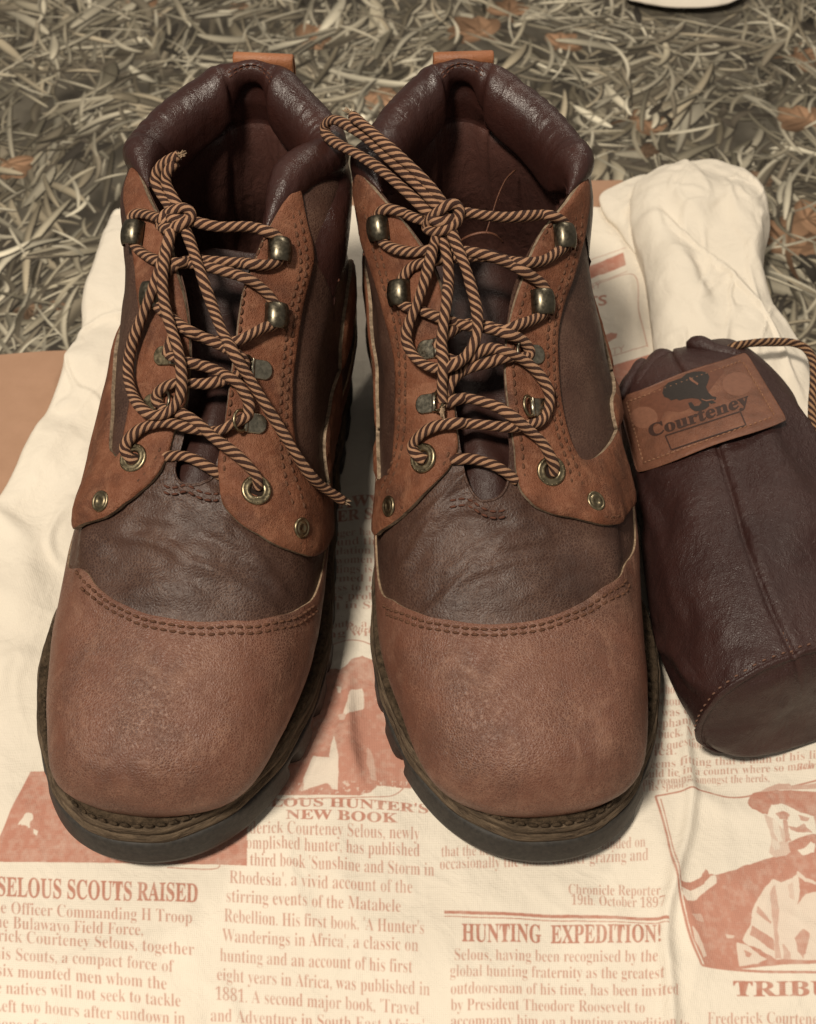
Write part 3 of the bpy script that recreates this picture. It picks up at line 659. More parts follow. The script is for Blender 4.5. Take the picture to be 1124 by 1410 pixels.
    # scalloped seam under the collar
    mb = MB(); P = W3 + out * .10
    stitches(P[5:-5], out[5:-5], mb, pitch=.45); o = mb.out('collar_stitching', M['dark_thread'], root); o['kind'] = 'stuff'
    # back strap stitches on the inside top
    r0 = np.searchsorted(tt, 8.1); js = [j for j in range(nc) if abs(UC[j] - 9) < .46]
    mb = MB()
    for rr in (r0, r0 + 3):
        P = fine[rr, js]; stitches(P, nm[rr, js], mb, pitch=.30, length=.22, r=.035)
    o = mb.out('strap_stitching', M['dark_thread'], root); o['kind'] = 'stuff'
    # insole
    q, _ = sole_outline(bt, 1.6, 120); A = np.concatenate([q, np.full((120, 1), 3.2)], 1); V, F = ring_solid(bt, [A, A + [0, 0, .15]]); mesh('insole', V, F, M['lining'], root)
    # ---------- pull loop behind the collar
    cx = -.15; w2 = 1.36
    pr = [(30.95, 12.0), (31.15, 13.5), (31.3, 14.8), (31.5, 16.0), (31.5, 16.7), (31.3, 17.05), (31.05, 16.95), (31.0, 16.4)]
    if side == 'L': cx = -.75
    pr = cr(np.array(pr), np.linspace(0, 7, 36)); V = []; F = []
    nt_ = np.gradient(pr, axis=0); nt_ /= np.linalg.norm(nt_, axis=1)[:, None]; no = np.stack([-nt_[:, 1], nt_[:, 0]], 1)
    for (dx, dn) in ((-w2, -.09), (-w2, .07), (-w2 + .08, .11), (w2 - .08, .11), (w2, .07), (w2, -.09)):
        V.append(np.stack([np.full(36, cx + dx), pr[:, 0] + no[:, 0] * dn * -1, pr[:, 1] + no[:, 1] * dn * -1], 1))
    V = np.stack(V, 1); F = grid_faces(36, 6, True) + [tuple(range(6)), tuple(35 * 6 + j for j in range(6))]
    mesh('pull_loop', bt.w(V.reshape(-1, 3)), F, [M['loop']], root)
    # ---------- tongue
    ctr = np.array([(-.6, 10.6, 9.0), (-.6, 12.6, 10.0), (-.65, 14.6, 10.5), (-.7, 17, 10.9), (-.7, 19.5, 11.7), (-.6, 21.6, 12.4), (-.5, 22.8, 12.9)])
    if side == 'L': ctr[:, 0] += .35
    hw = np.array([2.4, 2.3, 2.4, 2.6, 3.0, 3.3, 3.2])
    tt2 = np.linspace(0, 6, 60); C_ = cr(ctr, tt2); H = cr(hw[:, None], tt2)[:, 0]
    sx_ = np.linspace(-1, 1, 50); Y = np.stack([C_[:, None, 0] + H[:, None] * sx_, np.broadcast_to(C_[:, None, 1], (60, 50)) + .6 * sx_ ** 2,
        C_[:, None, 2] - 1.1 * (sx_ ** 2) * np.ones((60, 1))], -1)
    fold = .55 * (fbm(sx_[None] * 1.6 + 4, tt2[:, None] * .8, 31 if side == 'R' else 37, 3) - .45) + .14 * np.sin(sx_[None] * 7 + tt2[:, None] * 1.1)
    Y[..., 2] += fold * np.minimum(1, tt2[:, None] + .2)
    T1 = bt.w(Y); T2 = bt.w(Y - [0, 0, .2])
    V = np.concatenate([T1.reshape(-1, 3), T2.reshape(-1, 3)]); F = grid_faces(60, 50); F2 = [tuple(i + 3000 for i in f[::-1]) for f in F]
    br = list(range(50)) + [i * 50 + 49 for i in range(1, 60)] + [59 * 50 + j for j in range(48, -1, -1)] + [i * 50 for i in range(58, 0, -1)]
    sd_ = [(br[k], br[(k + 1) % len(br)], br[(k + 1) % len(br)] + 3000, br[k] + 3000) for k in range(len(br))]
    mesh('tongue', V, F + F2 + sd_, M['tongue'], root)
    # ---------- hardware
    from mathutils.bvhtree import BVHTree
    trees = []
    for e_ in (e1, e2):
        b0 = np.array(parent_base(e_)); me = e_.data
        trees.append(BVHTree.FromPolygons([Vector((np.array(v.co) + b0) / K) for v in me.vertices], [tuple(p.vertices) for p in me.polygons if p.material_index == 0]))
    def stay_hit(px, py):
        d_ = Vector(ray(px, py)).normalized(); best = None
        for t_ in trees:
            h = t_.ray_cast(Vector(CAM), d_)
            if h[0] is not None and (best is None or h[3] < best[2]):
                nn_ = np.array(h[1]); nn_ = -nn_ if nn_ @ np.array(d_) > 0 else nn_; best = (np.array(h[0]), nn_, h[3])
        return best
    def frame_at(px, py, off):
        hits = []
        for dx, dy in ((0, 0), (9, 0), (-9, 0), (0, 9), (0, -9), (6, 6), (-6, -6), (-6, 6), (6, -6)):
            q = stay_hit(px + dx, py + dy)
            if q is not None: hits.append(q)
        u, v = bt.uv(px, py); P, n = bt.ev(u, v, .3)
        if len(hits) > 2:
            n = np.mean([h[1] for h in hits], 0); n /= np.linalg.norm(n)
            c_ = stay_hit(px, py); P = (c_ if c_ is not None else hits[0])[0]
            P = P + n * (max(0.0, float(np.median([(h[0] - P) @ n for h in hits]))) + off - .22)
        ax = bt.w(np.array([0, 30, 0.])) - bt.w(np.array([0, 0, 0.])); ax /= np.linalg.norm(ax)
        # 'up the boot' tangent: follow the eyestay direction
        up_ = ax * .8 + np.array([0, 0, .55]); up_ -= n * (up_ @ n); up_ /= np.linalg.norm(up_)
        rt = np.cross(up_, n); rt = rt if rt[0] > 0 else -rt
        return P, n, up_, rt
    def lathe(P, n, a, b, prof, seg=28):
        ph = np.linspace(0, 2 * math.pi, seg, endpoint=False); V = []
        for (r, h) in prof: V.append(P + n * h + r * (np.cos(ph)[:, None] * a + np.sin(ph)[:, None] * b))
        return np.concatenate(V), grid_faces(len(prof), seg, True)
    for (px, py) in tr['eyelets']:
        P, n, a, b = frame_at(px, py, .22)
        V, F = lathe(P, n, a, b, [(.62, -.02), (.62, .05), (.57, .10), (.50, .10), (.46, .08), (.40, .12), (.32, .11), (.27, .05), (.25, -.06), (.25, -.1)])
        ey = mesh('eyelet', V, F, M['brass'], root)
        V, F = lathe(P, n, a, b, [(.27, .012), (.001, .012)]); mesh('eyelet_hole', V, F, M['hole'], ey)
        mb = MB()                        # small relief marks stamped round the ring
        for q in range(16):
            g_ = q / 16 * 2 * math.pi; c_ = P + n * .10 + .535 * (math.cos(g_) * a + math.sin(g_) * b); tdir = -math.sin(g_) * a + math.cos(g_) * b
            V, F = tube([c_ - tdir * .045, c_ + tdir * .045], .016, 5); mb.add(V, F)
        mk = mb.out('relief_mark', M['brass'], ey); mk['kind'] = 'stuff'
    for (px, py, _) in tr['rivets']:
        P, n, a, b = frame_at(px, py, .22)
        V, F = lathe(P, n, a, b, [(.44, -.03), (.44, .03), (.40, .06), (.35, .065), (.33, .04), (.29, .04), (.27, .065), (.15, .07), (.13, .045), (.001, .045)])
        mesh('rivet', V, F, M['brass'], root)
    for (px, py, sg) in tr['hooks']:
        P, n, a, b = frame_at(px, py, .24)
        o_ = b * sg                                                  # outward, away from the throat
        wv = np.linspace(-.52, .52, 11); pf = cr(np.array([(.10, -.02), (-.42, .0), (-.50, .18), (-.40, .46), (-.10, .60), (.22, .56), (.42, .36), (.44, .18)]), np.linspace(0, 7, 26))
        V = []
        for w_ in wv:
            dome = math.sqrt(max(0, 1 - (w_ / .60) ** 2)); sq = .72 + .28 * dome
            for (x_, h_) in pf:
                V.append(P + a * w_ + o_ * (x_ * (sq if h_ > .1 else 1)) + n * (h_ * (.55 + .45 * dome)))
        V = np.array(V); F = grid_faces(11, 26)
        hk = mesh('speed_hook', V, F, M['gun'], root); md = hk.modifiers.new('thick', 'SOLIDIFY'); md.thickness = .0007; md.offset = 0
        md = hk.modifiers.new('round', 'BEVEL'); md.width = .0002; md.segments = 2
        V, F = lathe(P - o_ * .05, n, a, b, [(.20, -.02), (.20, .05), (.15, .08), (.001, .09)], 16); mesh('hook_rivet', V, F, M['gun'], hk)
    for (px, py, sg, ringon) in tr['drings']:
        P, n, a, b = frame_at(px, py, .24); o_ = b * sg
        # folded plate: flat tab outward, round barrel on the inner side that holds the ring
        pts = []; nn_ = 18
        for q in range(nn_ + 1):
            th = -math.pi / 2 + math.pi * q / nn_; pts.append((.22 + .34 * math.cos(th), .40 * math.sin(th)))
        pts = [(-.30, -.40)] + pts + [(-.30, .40)]
        lo_ = [P + o_ * x + a * y - n * .02 for x, y in pts]; h1 = [P + o_ * x + a * y + n * .055 for x, y in pts]; h2 = [P + o_ * (x * .93) + a * (y * .93) + n * .08 for x, y in pts]
        m_ = len(pts); V = np.array(lo_ + h1 + h2); F = grid_faces(3, m_, True) + [tuple(2 * m_ + j for j in range(m_))]
        pl = mesh('lace_plate', V, F, M['steel'] if side == 'R' or sg > 0 else M['brass'], root, smooth=False)
        c0 = P - o_ * .34 + n * .09; V, F = tube([c0 - a * .40, c0 - a * .38, c0 + a * .38, c0 + a * .40], [.07, .11, .11, .07], 14); mesh('barrel', V, F, M['steel'], pl)
        # ring
        th = np.linspace(0, 2 * math.pi, 40, endpoint=False); ro = .42
        tilt = .55
        din = -o_ * math.cos(tilt) + n * math.sin(tilt)
        Rp = np.array([c0 + din * (ro * .8 - ro * .95 * math.cos(t_)) * 1.0 + a * ro * math.sin(t_) for t_ in th])
        V, F = tube(Rp, .065, 8, True); mesh('lace_ring', V, F, M['brass'] if ringon else M['gun'], pl)
    # ---------- laces: traced in the photo, laid on the eyestays and across the gap
    vis = bt.face & (bt.vv > .72) & (np.abs(bt.uu) > 1.2) & (np.abs(bt.uu) < 6.2)
    X, Y_, D_ = bt.px[vis], bt.py[vis], bt.dep[vis]
    x0 = X.mean(); A_ = lambda x, y: np.stack([np.ones_like(x), (x - x0) / 100, (y - 450) / 100, ((x - x0) / 100) ** 2, (x - x0) * (y - 450) / 1e4, ((y - 450) / 100) ** 2, ((y - 450) / 100) ** 3], -1)
    co = np.linalg.lstsq(A_(X, Y_), D_, rcond=None)[0]
    Ux, Uy, Ud = bt.px[bt.face], bt.py[bt.face], bt.dep[bt.face]
    def dep_at(x, y):
        h = float(A_(np.array(x, float), np.array(y, float)) @ co)
        m_ = (Ux - x) ** 2 + (Uy - y) ** 2 < 9 ** 2
        if y < 250: return h
        if m_.sum() >= 2: h = min(h, Ud[m_].min() - .20) if Ud[m_].min() - .2 > h - .9 else h
        return h
    V_, F_, UV_, nb = [], [], [], 0
    for (_k, pts) in LACES[side]:
        P2, _ = resample(np.array([(a, b, c * 60) for a, b, c in pts], float), 4)
        D = np.array([dep_at(x, y) for x, y, _l in P2]); 
        for _q in range(3): D = np.r_[D[0], (D[:-2] + 2 * D[1:-1] + D[2:]) / 4, D[-1]]
        path = [np.array(CAM) + ray(x, y) * (d - l / 60 - .12) for (x, y, l), d in zip(P2, D)]
        V, F, U2 = lace_tube(path)
        V_.append(V); UV_.append(U2); F_ += [tuple(i + nb for i in f) for f in F]; nb += len(V)
    lc = mesh('lace', np.concatenate(V_), F_, M['lace'], root, uv=np.concatenate(UV_))
    # frayed tips
    mb = MB(); ends = ([(609,560,.45),(487,160,2.4)] if side == 'R' else [(246,214,1.5),(471,689,.4)])
    for (x, y, l) in ends:
        d0 = dep_at(x, y); c0 = np.array(CAM) + ray(x, y) * (d0 - l - .12)
        dr = {609: (0, 14), 487: (-12, -9), 246: (9, -4), 471: (9, 3)}[x]
        for q in range(16):
            e_ = np.array(CAM) + ray(x + dr[0] * random.uniform(.5, 1.1) + random.uniform(-4, 4), y + dr[1] * random.uniform(.5, 1.1) + random.uniform(-4, 4)) * (d0 - l - .12 + random.uniform(-.15, .15))
            V, F = tube(np.array([c0 + np.random.uniform(-.12, .12, 3), (c0 + e_) / 2 + np.random.uniform(-.04, .04, 3), e_]), .022, 4); mb.add(V, F)
    fr = mb.out('frayed_tip', M['edge'], lc); fr['kind'] = 'stuff'
    return bt, root
GR = 'pair of laced ankle boots on the printed cotton bag'
bR, rootR = build_boot('R', 'right boot of the tan and dark brown pair, standing against the drawstring pouch', GR)
bL, rootL = build_boot('L', 'left boot of the tan and dark brown pair, one long lace end hanging down', GR)
# loose leather strands lying in the mouth of the right boot
def strand(pts, name='loose_strand'):
    P = [np.array(CAM) + ray(x, y) * d for x, y, d in pts]; P, _ = resample(P, .15); V, F = tube(P, .06, 6, flat=.5); return mesh(name, V, F, M['patch'], rootR)
strand([(710,234,57.0),(697,247,56.6),(686,270,56.3),(678,295,56.0),(669,322,56.2)])
strand([(628,336,56.6),(645,325,55.8),(665,320,55.6),(682,323,55.9),(693,334,56.6)])

# ================================================================== printed cotton bag
def bold(s):                              # serif letters of the bundled maths font
    o = ''
    for ch in s:
        if 'A' <= ch <= 'Z': o += chr(0x1D400 + ord(ch) - 65)
        elif 'a' <= ch <= 'z': o += chr(0x1D41A + ord(ch) - 97)
        elif '0' <= ch <= '9': o += chr(0x1D7CE + ord(ch) - 48)
        else: o += ch
    return o
def italic(s):
    o = ''
    for ch in s:
        if 'A' <= ch <= 'Z': o += chr(0x1D468 + ord(ch) - 65)
        elif 'a' <= ch <= 'z': o += chr(0x1D482 + ord(ch) - 97)
        else: o += ch
    return o
def glyphs(txt, offset=0.0, space=1.0):   # -> triangles (n,3,2) with x in 0..1 of the line width and y in cap heights
    c = bpy.data.curves.new('t', 'FONT'); c.body = txt; c.size = 1; c.resolution_u = 3; c.offset = offset; c.space_character = space
    o = bpy.data.objects.new('t', c); COL.objects.link(o)
    me = o.to_mesh(); me.calc_loop_triangles()
    V = np.empty(len(me.vertices) * 3, np.float32); me.vertices.foreach_get('co', V); V = V.reshape(-1, 3)[:, :2].astype(float)
    T = np.empty(len(me.loop_triangles) * 3, np.int32); me.loop_triangles.foreach_get('vertices', T); T = T.reshape(-1, 3)
    o.to_mesh_clear(); bpy.data.objects.remove(o); bpy.data.curves.remove(c)
    V[:, 0] = (V[:, 0] - V[:, 0].min()) / (V[:, 0].max() - V[:, 0].min()); V[:, 1] /= .70
    return V, T
PX0, PX1, PY0, PY1, DPC = -24.0, 24.0, -11.0, 43.0, 84.0
IW, IH = int((PX1 - PX0) * DPC), int((PY1 - PY0) * DPC)
ink = np.zeros((IH, IW), np.float32)
def to_i(P): P = np.asarray(P, float); return np.stack([(P[..., 0] - PX0) * DPC, (P[..., 1] - PY0) * DPC], -1)
def fill_tri(a, b, c, val):
    x0 = max(int(min(a[0], b[0], c[0])), 0); x1 = min(int(max(a[0], b[0], c[0])) + 2, IW)
    y0 = max(int(min(a[1], b[1], c[1])), 0); y1 = min(int(max(a[1], b[1], c[1])) + 2, IH)
    if x1 <= x0 or y1 <= y0: return
    X = np.arange(x0, x1)[None] + .5; Y = np.arange(y0, y1)[:, None] + .5
    e1 = (b[0] - a[0]) * (Y - a[1]) - (b[1] - a[1]) * (X - a[0]); e2 = (c[0] - b[0]) * (Y - b[1]) - (c[1] - b[1]) * (X - b[0]); e3 = (a[0] - c[0]) * (Y - c[1]) - (a[1] - c[1]) * (X - c[0])
    m = ((e1 >= 0) & (e2 >= 0) & (e3 >= 0)) | ((e1 <= 0) & (e2 <= 0) & (e3 <= 0))
    ink[y0:y1, x0:x1][m] = val
def poly_i(pts, val, z=.05, world=False, jag=0.0):
    P = np.array([at(x, y, z)[:2] for x, y in pts]) if not world else np.asarray(pts, float)
    Q = to_i(P)
    if jag:
        n = len(Q); T = np.linspace(0, n, n * 14, endpoint=False); i = T.astype(int); f = (T - i)[:, None]
        Q = Q[i] * (1 - f) + Q[(i + 1) % n] * f; Q += jag * DPC * (np.stack([fbm(T * 2.3, T * 0 + 3, 5), fbm(T * 2.3, T * 0 + 8, 6)], 1) - .47)
    x0, x1 = int(max(Q[:, 0].min(), 0)), int(min(Q[:, 0].max() + 1, IW)); y0, y1 = int(max(Q[:, 1].min(), 0)), int(min(Q[:, 1].max() + 1, IH))
    if x1 <= x0 or y1 <= y0: return
    for y in range(y0, y1):
        a, b = Q, np.roll(Q, -1, 0); c = (a[:, 1] > y + .5) != (b[:, 1] > y + .5)
        if not c.any(): continue
        xs = np.sort((b[c, 0] - a[c, 0]) * (y + .5 - a[c, 1]) / (b[c, 1] - a[c, 1]) + a[c, 0])
        for k in range(0, len(xs) - 1, 2): ink[y, max(int(xs[k]), 0):max(min(int(xs[k + 1]) + 1, IW), 0)] = val
def line_i(pts, wpx, val=1.0):
    P = np.array([at(x, y, .05)[:2] for x, y in pts]); P, _ = resample(P, .1)
    T = np.gradient(P, axis=0); T /= np.linalg.norm(T, axis=1)[:, None]; N = np.stack([-T[:, 1], T[:, 0]], 1) * wpx / 34 / 2
    L = np.concatenate([P + N, (P - N)[::-1]]); poly_i(L, val, world=True)
def text_i(txt, p0, p1, h, style='bold', val=.85, offset=-.008, sag=0.0):
    s = {'bold': bold, 'italic': italic, 'plain': lambda a: a}[style](txt)
    V, T = glyphs(s, offset)
    a = at(*p0, .05)[:2]; b = at(*p1, .05)[:2]; u = at(p0[0], p0[1] - h, .05)[:2] - a; u2 = at(p1[0], p1[1] - h, .05)[:2] - b
    t = V[:, :1]; n = np.array([-(b - a)[1], (b - a)[0]]); n /= np.linalg.norm(n)
    W_ = a + (b - a) * t + V[:, 1:] * (u * (1 - t) + u2 * t) - n * (sag * 4 * t * (1 - t))
    Q = to_i(W_)
    for tr in T: fill_tri(Q[tr[0]], Q[tr[1]], Q[tr[2]], val)
RED, TXT = 1.0, .80
# left column
text_i('SELOUS SCOUTS RAISED', (-4, 1233), (273, 1244), 27, 'bold', .95, .012)
for s, a, b in [('The Officer Commanding H Troop', (-22, 1256), (265, 1273)), ('of the Bulawayo Field Force,', (-34, 1275), (198, 1291)),
                ('Frederick Courteney Selous, together', (-52, 1292), (268, 1317)), ('for his Scouts, a compact force of', (-38, 1318), (240, 1340)),
                ('of six mounted men whom the', (-26, 1342), (230, 1364)), ('The natives will not seek to tackle', (-28, 1366), (249, 1387)),
                ('them. Left two hours after sundown in', (-60, 1389), (255, 1411)), ('the hope of a moonlit march north', (-40, 1415), (250, 1436))]:
    text_i(s, a, b, 17.5, val=TXT)
# middle column
text_i("SELOUS HUNTER'S", (340, 1108), (590, 1119), 12.5, val=.95, offset=.012); text_i('NEW BOOK', (394, 1128), (548, 1134), 13, val=.95, offset=.012)
for s, a, b in [('Frederick Courteney Selous, newly', (318, 1146), (578, 1157)), ('accomplished hunter, has published', (316, 1167), (578, 1180)),
                ("his third book 'Sunshine and Storm in", (318, 1190), (598, 1207)), ("Rhodesia', a vivid account of the", (316, 1216), (568, 1231)),
                ('stirring events of the Matabele', (312, 1242), (552, 1257)), ("Rebellion. His first book, 'A Hunter's", (309, 1269), (584, 1288)),
                ("Wanderings in Africa', a classic on", (306, 1296), (576, 1312)), ('hunting and an account of his first', (303, 1323), (568, 1341)),
                ('eight years in Africa, was published in', (299, 1350), (592, 1371)), ("1881. A second major book, 'Travel", (297, 1377), (577, 1397)),
                ("and Adventure in South East Africa'", (290, 1406), (584, 1422))]:
    text_i(s, a, b, 18.5, val=TXT)
# third column
text_i('that the herd had been feeding and landed on', (608, 1180), (889, 1166), 16, val=TXT); text_i('occasionally the lions, calmer grazing and', (606, 1198), (893, 1184), 17, val=TXT)
text_i('Chronicle Reporter', (783, 1232), (910, 1233), 15, val=TXT); text_i('19th. October 1897', (787, 1247), (915, 1250), 15, val=TXT)
line_i([(612, 1257), (760, 1262), (920, 1267)], 4.5, .95); line_i([(612, 1263), (760, 1268), (920, 1273)], 1.5, .9)
text_i('HUNTING  EXPEDITION!', (636, 1298), (909, 1299), 25, 'bold', .95, .012)
for s, a, b in [('Selous, having been recognised by the', (626, 1324), (905, 1325)), ('global hunting fraternity as the greatest', (620, 1346), (914, 1348)),
                ('outdoorsman of his time, has been invited', (621, 1369), (934, 1372)), ('by President Theodore Roosevelt to', (621, 1391), (888, 1395)),
                ('accompany him on a hunting expedition to', (621, 1413), (950, 1418))]:
    text_i(s, a, b, 16.5, val=TXT)
text_i('TRIBUTE', (1010, 1371), (1205, 1374), 21, val=.95, offset=.012); text_i('Frederick Courteney Selous', (975, 1410), (1190, 1412), 17, val=TXT)
# the small notice beside the right boot
for k, (s, y) in enumerate([('of men who serve to guard', 954), ('and I should Leopard', 970), ('and it was concerned', 985), ('the elephant, East of', 1000), ('Waterbuck, Nyasaland', 1015), ('without question to the', 1030), ('Africa.', 1040)]):
    text_i(s, (868, y + 2), ((1010 if k < 6 else 932), y - 2), 12.5, val=TXT)
for s, a, b in [('It seems fitting that a man of his life', (872, 1058), (1135, 1046)), ('should lie in a country where so much', (872, 1071), (1120, 1060)), ('of his roaming, amongst the herds,', (872, 1081), (1060, 1076)), ('left its spoor.', (872, 1089), (945, 1087))]:
    text_i(s, a, b, 11.5, val=TXT)
text_i('Rourke', (1096, 1062), (1135, 1059), 10, 'italic', val=TXT)
# notice between the boots
text_i('LAWYER', (452, 700), (560, 692), 15, val=.9, offset=.012); text_i('RANGER SCOUTS', (400, 722), (590, 708), 15, val=.9, offset=.012)
for k, s in enumerate(['of the ranger has written to', 'and around the district', 'the population there, but', 'for The women and their', 'the buildings is in danger', 'of unarmed men, who', 'to success to resist them', 'He or is probably the', 'named in Southern', '', 'the Scouts, a fine body', 'riding with him']):
    if s: text_i(s, (400 + k, 740 + k * 12.6), (590 - k, 734 + k * 12.6), 10.5, val=TXT)
text_i('Rourke', (476, 868), (520, 872), 10, 'italic', val=TXT)
line_i([(440, 893), (470, 884), (495, 882), (520, 890)], 1.6, .9)
# red photographic block between the boots
zs = lambda pts: [(400 + x * .1987, 860 + y * .1987) for x, y in pts]
poly_i(zs([(-300,330),(305,300),(340,318),(385,290),(430,240),(500,210),(560,240),(760,220),(1000,300),(1000,1140),(700,1130),(600,1120),(560,1170),(480,1195),(-300,1165)]), .90, jag=.12)
for pts, v in [([(420,462),(500,440),(512,580),(450,605),(380,660),(370,640),(402,540)], .2), ([(300,790),(332,900),(330,1162),(200,1120),(90,1150),(90,1070),(160,910),(270,950),(292,830)], .15), ([(90,1070),(60,1150),(90,1155)], .6),
               ([(200,1120),(250,1110),(290,1150),(280,1168),(190,1155)], .85), ([(320,430),(350,440),(350,490),(325,470)], .3), ([(530,850),(560,870),(600,1090),(560,1080),(530,960)], .66), ([(330,640),(380,640),(380,690),(340,680)], .55)]: poly_i(zs(pts), v, jag=.12)
line_i([(340, 1100), (430, 1101), (520, 1099), (545, 1094), (560, 1080)], 1.8, .8)
# red block under the left toe
poly_i([(42, 1062), (-4, 1158), (-6, 1186), (120, 1187), (300, 1190), (340, 1192), (340, 1050)], .93)
poly_i([(24, 1134), (38, 1120), (46, 1124), (40, 1140), (30, 1136)], .1, jag=.2); poly_i([(46, 1141), (52, 1144), (50, 1150), (46, 1147)], .1)
line_i([(230, 1194), (297, 1196), (300, 1180)], 1.8, .8)
# portrait of a bearded man in a wide hat, printed in one ink
line_i([(903, 1096), (960, 1090), (1010, 1098), (1060, 1090), (1135, 1074)], 2.6, .9); line_i([(903, 1096), (918, 1150), (935, 1230), (950, 1290), (966, 1330)], 3, .9)
line_i([(910, 1100), (925, 1160), (941, 1235), (956, 1292), (968, 1324)], 1.4, .9); line_i([(966, 1330), (1040, 1337), (1150, 1340)], 3.4, .9)
zr = lambda pts: [(890 + x * .2082, 1060 + y * .2082) for x, y in pts]
for pts, v in [
 ([(225,745),(300,742),(360,718),(395,655),(420,690),(460,692),(600,662),(660,630),(760,600),(880,562),(960,548),(1010,570),(1300,550),(1300,1270),(1000,1285),(640,1310),(385,1300),(300,1100),(250,880)], .90),
 ([(232,785),(300,800),(370,770),(430,700),(462,700),(466,745),(400,800),(330,862),(270,870),(242,835)], .12),
 ([(680,185),(712,152),(800,140),(950,140),(1300,170),(1300,330),(1124,312),(1040,292),(980,262),(900,232),(825,242),(800,300),(760,290),(700,262),(672,222)], .92),
 ([(740,150),(800,120),(880,95),(940,92),(960,110),(1060,100),(1300,70),(1300,120),(1060,135),(900,140)], .62),
 ([(780,300),(830,320),(880,370),(920,400),(930,470),(985,520),(930,566),(860,580),(818,545),(832,450),(800,370)], .42),
 ([(835,330),(862,340),(885,400),(905,470),(880,480),(850,420)], .12), ([(832,452),(870,470),(890,520),(850,530),(836,500)], .2),
 ([(852,292),(905,276),(950,300),(935,332),(885,330)], .85), ([(905,330),(930,330),(945,420),(960,470),(925,480),(915,400)], .75),
 ([(1005,300),(1080,318),(1070,346),(1020,335)], .70), ([(940,372),(1000,382),(1045,360),(1080,400),(1100,420),(1010,412),(965,402)], .78),
 ([(940,480),(1010,452),(1100,430),(1300,430),(1300,566),(1000,572),(960,545)], .90), ([(1000,532),(1050,520),(1090,482),(1115,492),(1110,550),(1040,565)], .06),
 ([(1110,300),(1300,310),(1300,440),(1130,430)], .7),
 ([(840,722),(900,742),(960,722),(1000,690),(1020,800),(1000,892),(1060,822),(1124,812),(1300,830),(1300,1262),(960,1258),(860,1252),(760,1182),(680,1160),(640,1122),(690,1020),(700,930),(760,820)], .22),
 ([(850,762),(880,900),(872,1060),(895,1250),(858,1250),(842,1000),(822,820)], .62), ([(740,900),(830,1000),(828,1020),(730,940)], .7), ([(700,1030),(840,1110),(852,1200),(780,1150),(690,1090)], .8),
 ([(1040,1050),(1085,1080),(1060,1200),(1040,1250),(1005,1200),(985,1110)], .8), ([(905,1150),(950,1200),(960,1255),(910,1250)], .6), ([(940,760),(970,740),(985,860),(950,840)], .45),
 ([(600,1140),(650,1150),(720,1200),(800,1250),(740,1282),(620,1295)], .25), ([(650,1190),(700,1210),(690,1240),(660,1230)], .8), ([(1000,672),(1060,720),(1124,750),(1124,765),(1050,740),(1000,700)], .3),
 ([(300,1040),(325,1060),(400,1230),(380,1250),(320,1130)], .35), ([(525,1085),(580,1092),(585,1112),(535,1110)], .4), ([(300,960),(360,950),(385,1010),(330,1000)], .6)]: poly_i(zr(pts), v, jag=.10)
# label print beside the right boot's collar
line_i([(790, 365), (862, 343)], 1.5, .8)
poly_i([(780, 378), (858, 350), (862, 366), (780, 396)], .95); line_i([(780, 404), (864, 374)], 1.3, .8)
line_i([(780, 410), (869, 378), (880, 430), (892, 478)], 1.6, .8); line_i([(780, 508), (892, 476)], 1.6, .8)
text_i('SUNDAY', (770, 406), (828, 397), 9, 'plain', val=.8); text_i('SCOUTS', (730, 432), (836, 420), 14, 'plain', val=.95, offset=.02)
poly_i([(800, 470), (822, 465), (842, 458), (850, 459), (849, 465), (834, 472), (800, 483)], .9, jag=.1); text_i('QUALITY', (800, 499), (860, 484), 9, 'plain', val=.75)
poly_i([(780, 523), (895, 488), (905, 530), (880, 600), (780, 620)], .93)
# the ink of cheap cotton printing: soft, patchy, broken by the weave
def grunge(x0, y0, x1, y1, sc, th, val, seed):
    a = to_i(at(x0, y0, .05)[:2]); b = to_i(at(x1, y1, .05)[:2]); i0, i1 = sorted((max(int(a[0]), 0), min(int(b[0]), IW))); j0, j1 = sorted((max(int(a[1]), 0), max(int(b[1]), 0)))
    i0 = max(i0, 0); Y, X = np.mgrid[j0:j1, i0:i1]; f = fbm(X / sc, Y / sc, seed, 4) + .25 * (fbm(X / (sc * 5), Y / (sc * 5), seed + 9, 2) - .47)
    R = ink[j0:j1, i0:i1]; R[(f > th) & (R > .5)] = val
grunge(340, 1095, 640, 1075, 10, .60, .4, 205)
ink = ink[:IH // 2 * 2, :IW // 2 * 2]; ink = (ink[::2, ::2] + ink[1::2, ::2] + ink[::2, 1::2] + ink[1::2, 1::2]) / 4
ih, iw = ink.shape
for _ in range(1): ink = (np.roll(ink, 1, 0) + 2 * ink + np.roll(ink, -1, 0)) / 4; ink = (np.roll(ink, 1, 1) + 2 * ink + np.roll(ink, -1, 1)) / 4
yy, xx = np.mgrid[0:ih, 0:iw].astype(np.float32)
wear = fbm(xx / 9, yy / 9, 41, 3) * .55 + fbm(xx / 70, yy / 70, 45, 3) * .45
ink = ink * np.clip(.70 + .8 * (wear - .15), .45, 1.0)
def image_from(name, A, cs):
    h, w = A.shape[:2]; im = bpy.data.images.new(name, w, h); im.colorspace_settings.name = cs
    px = np.ones((h, w, 4), np.float32)
    if A.ndim == 2: px[..., :3] = A[..., None]
    else: px[..., :3] = A
    im.pixels.foreach_set(px.ravel()); im.update(); im.pack(); return im
im_ink = image_from('ink_print', ink, 'Non-Color')
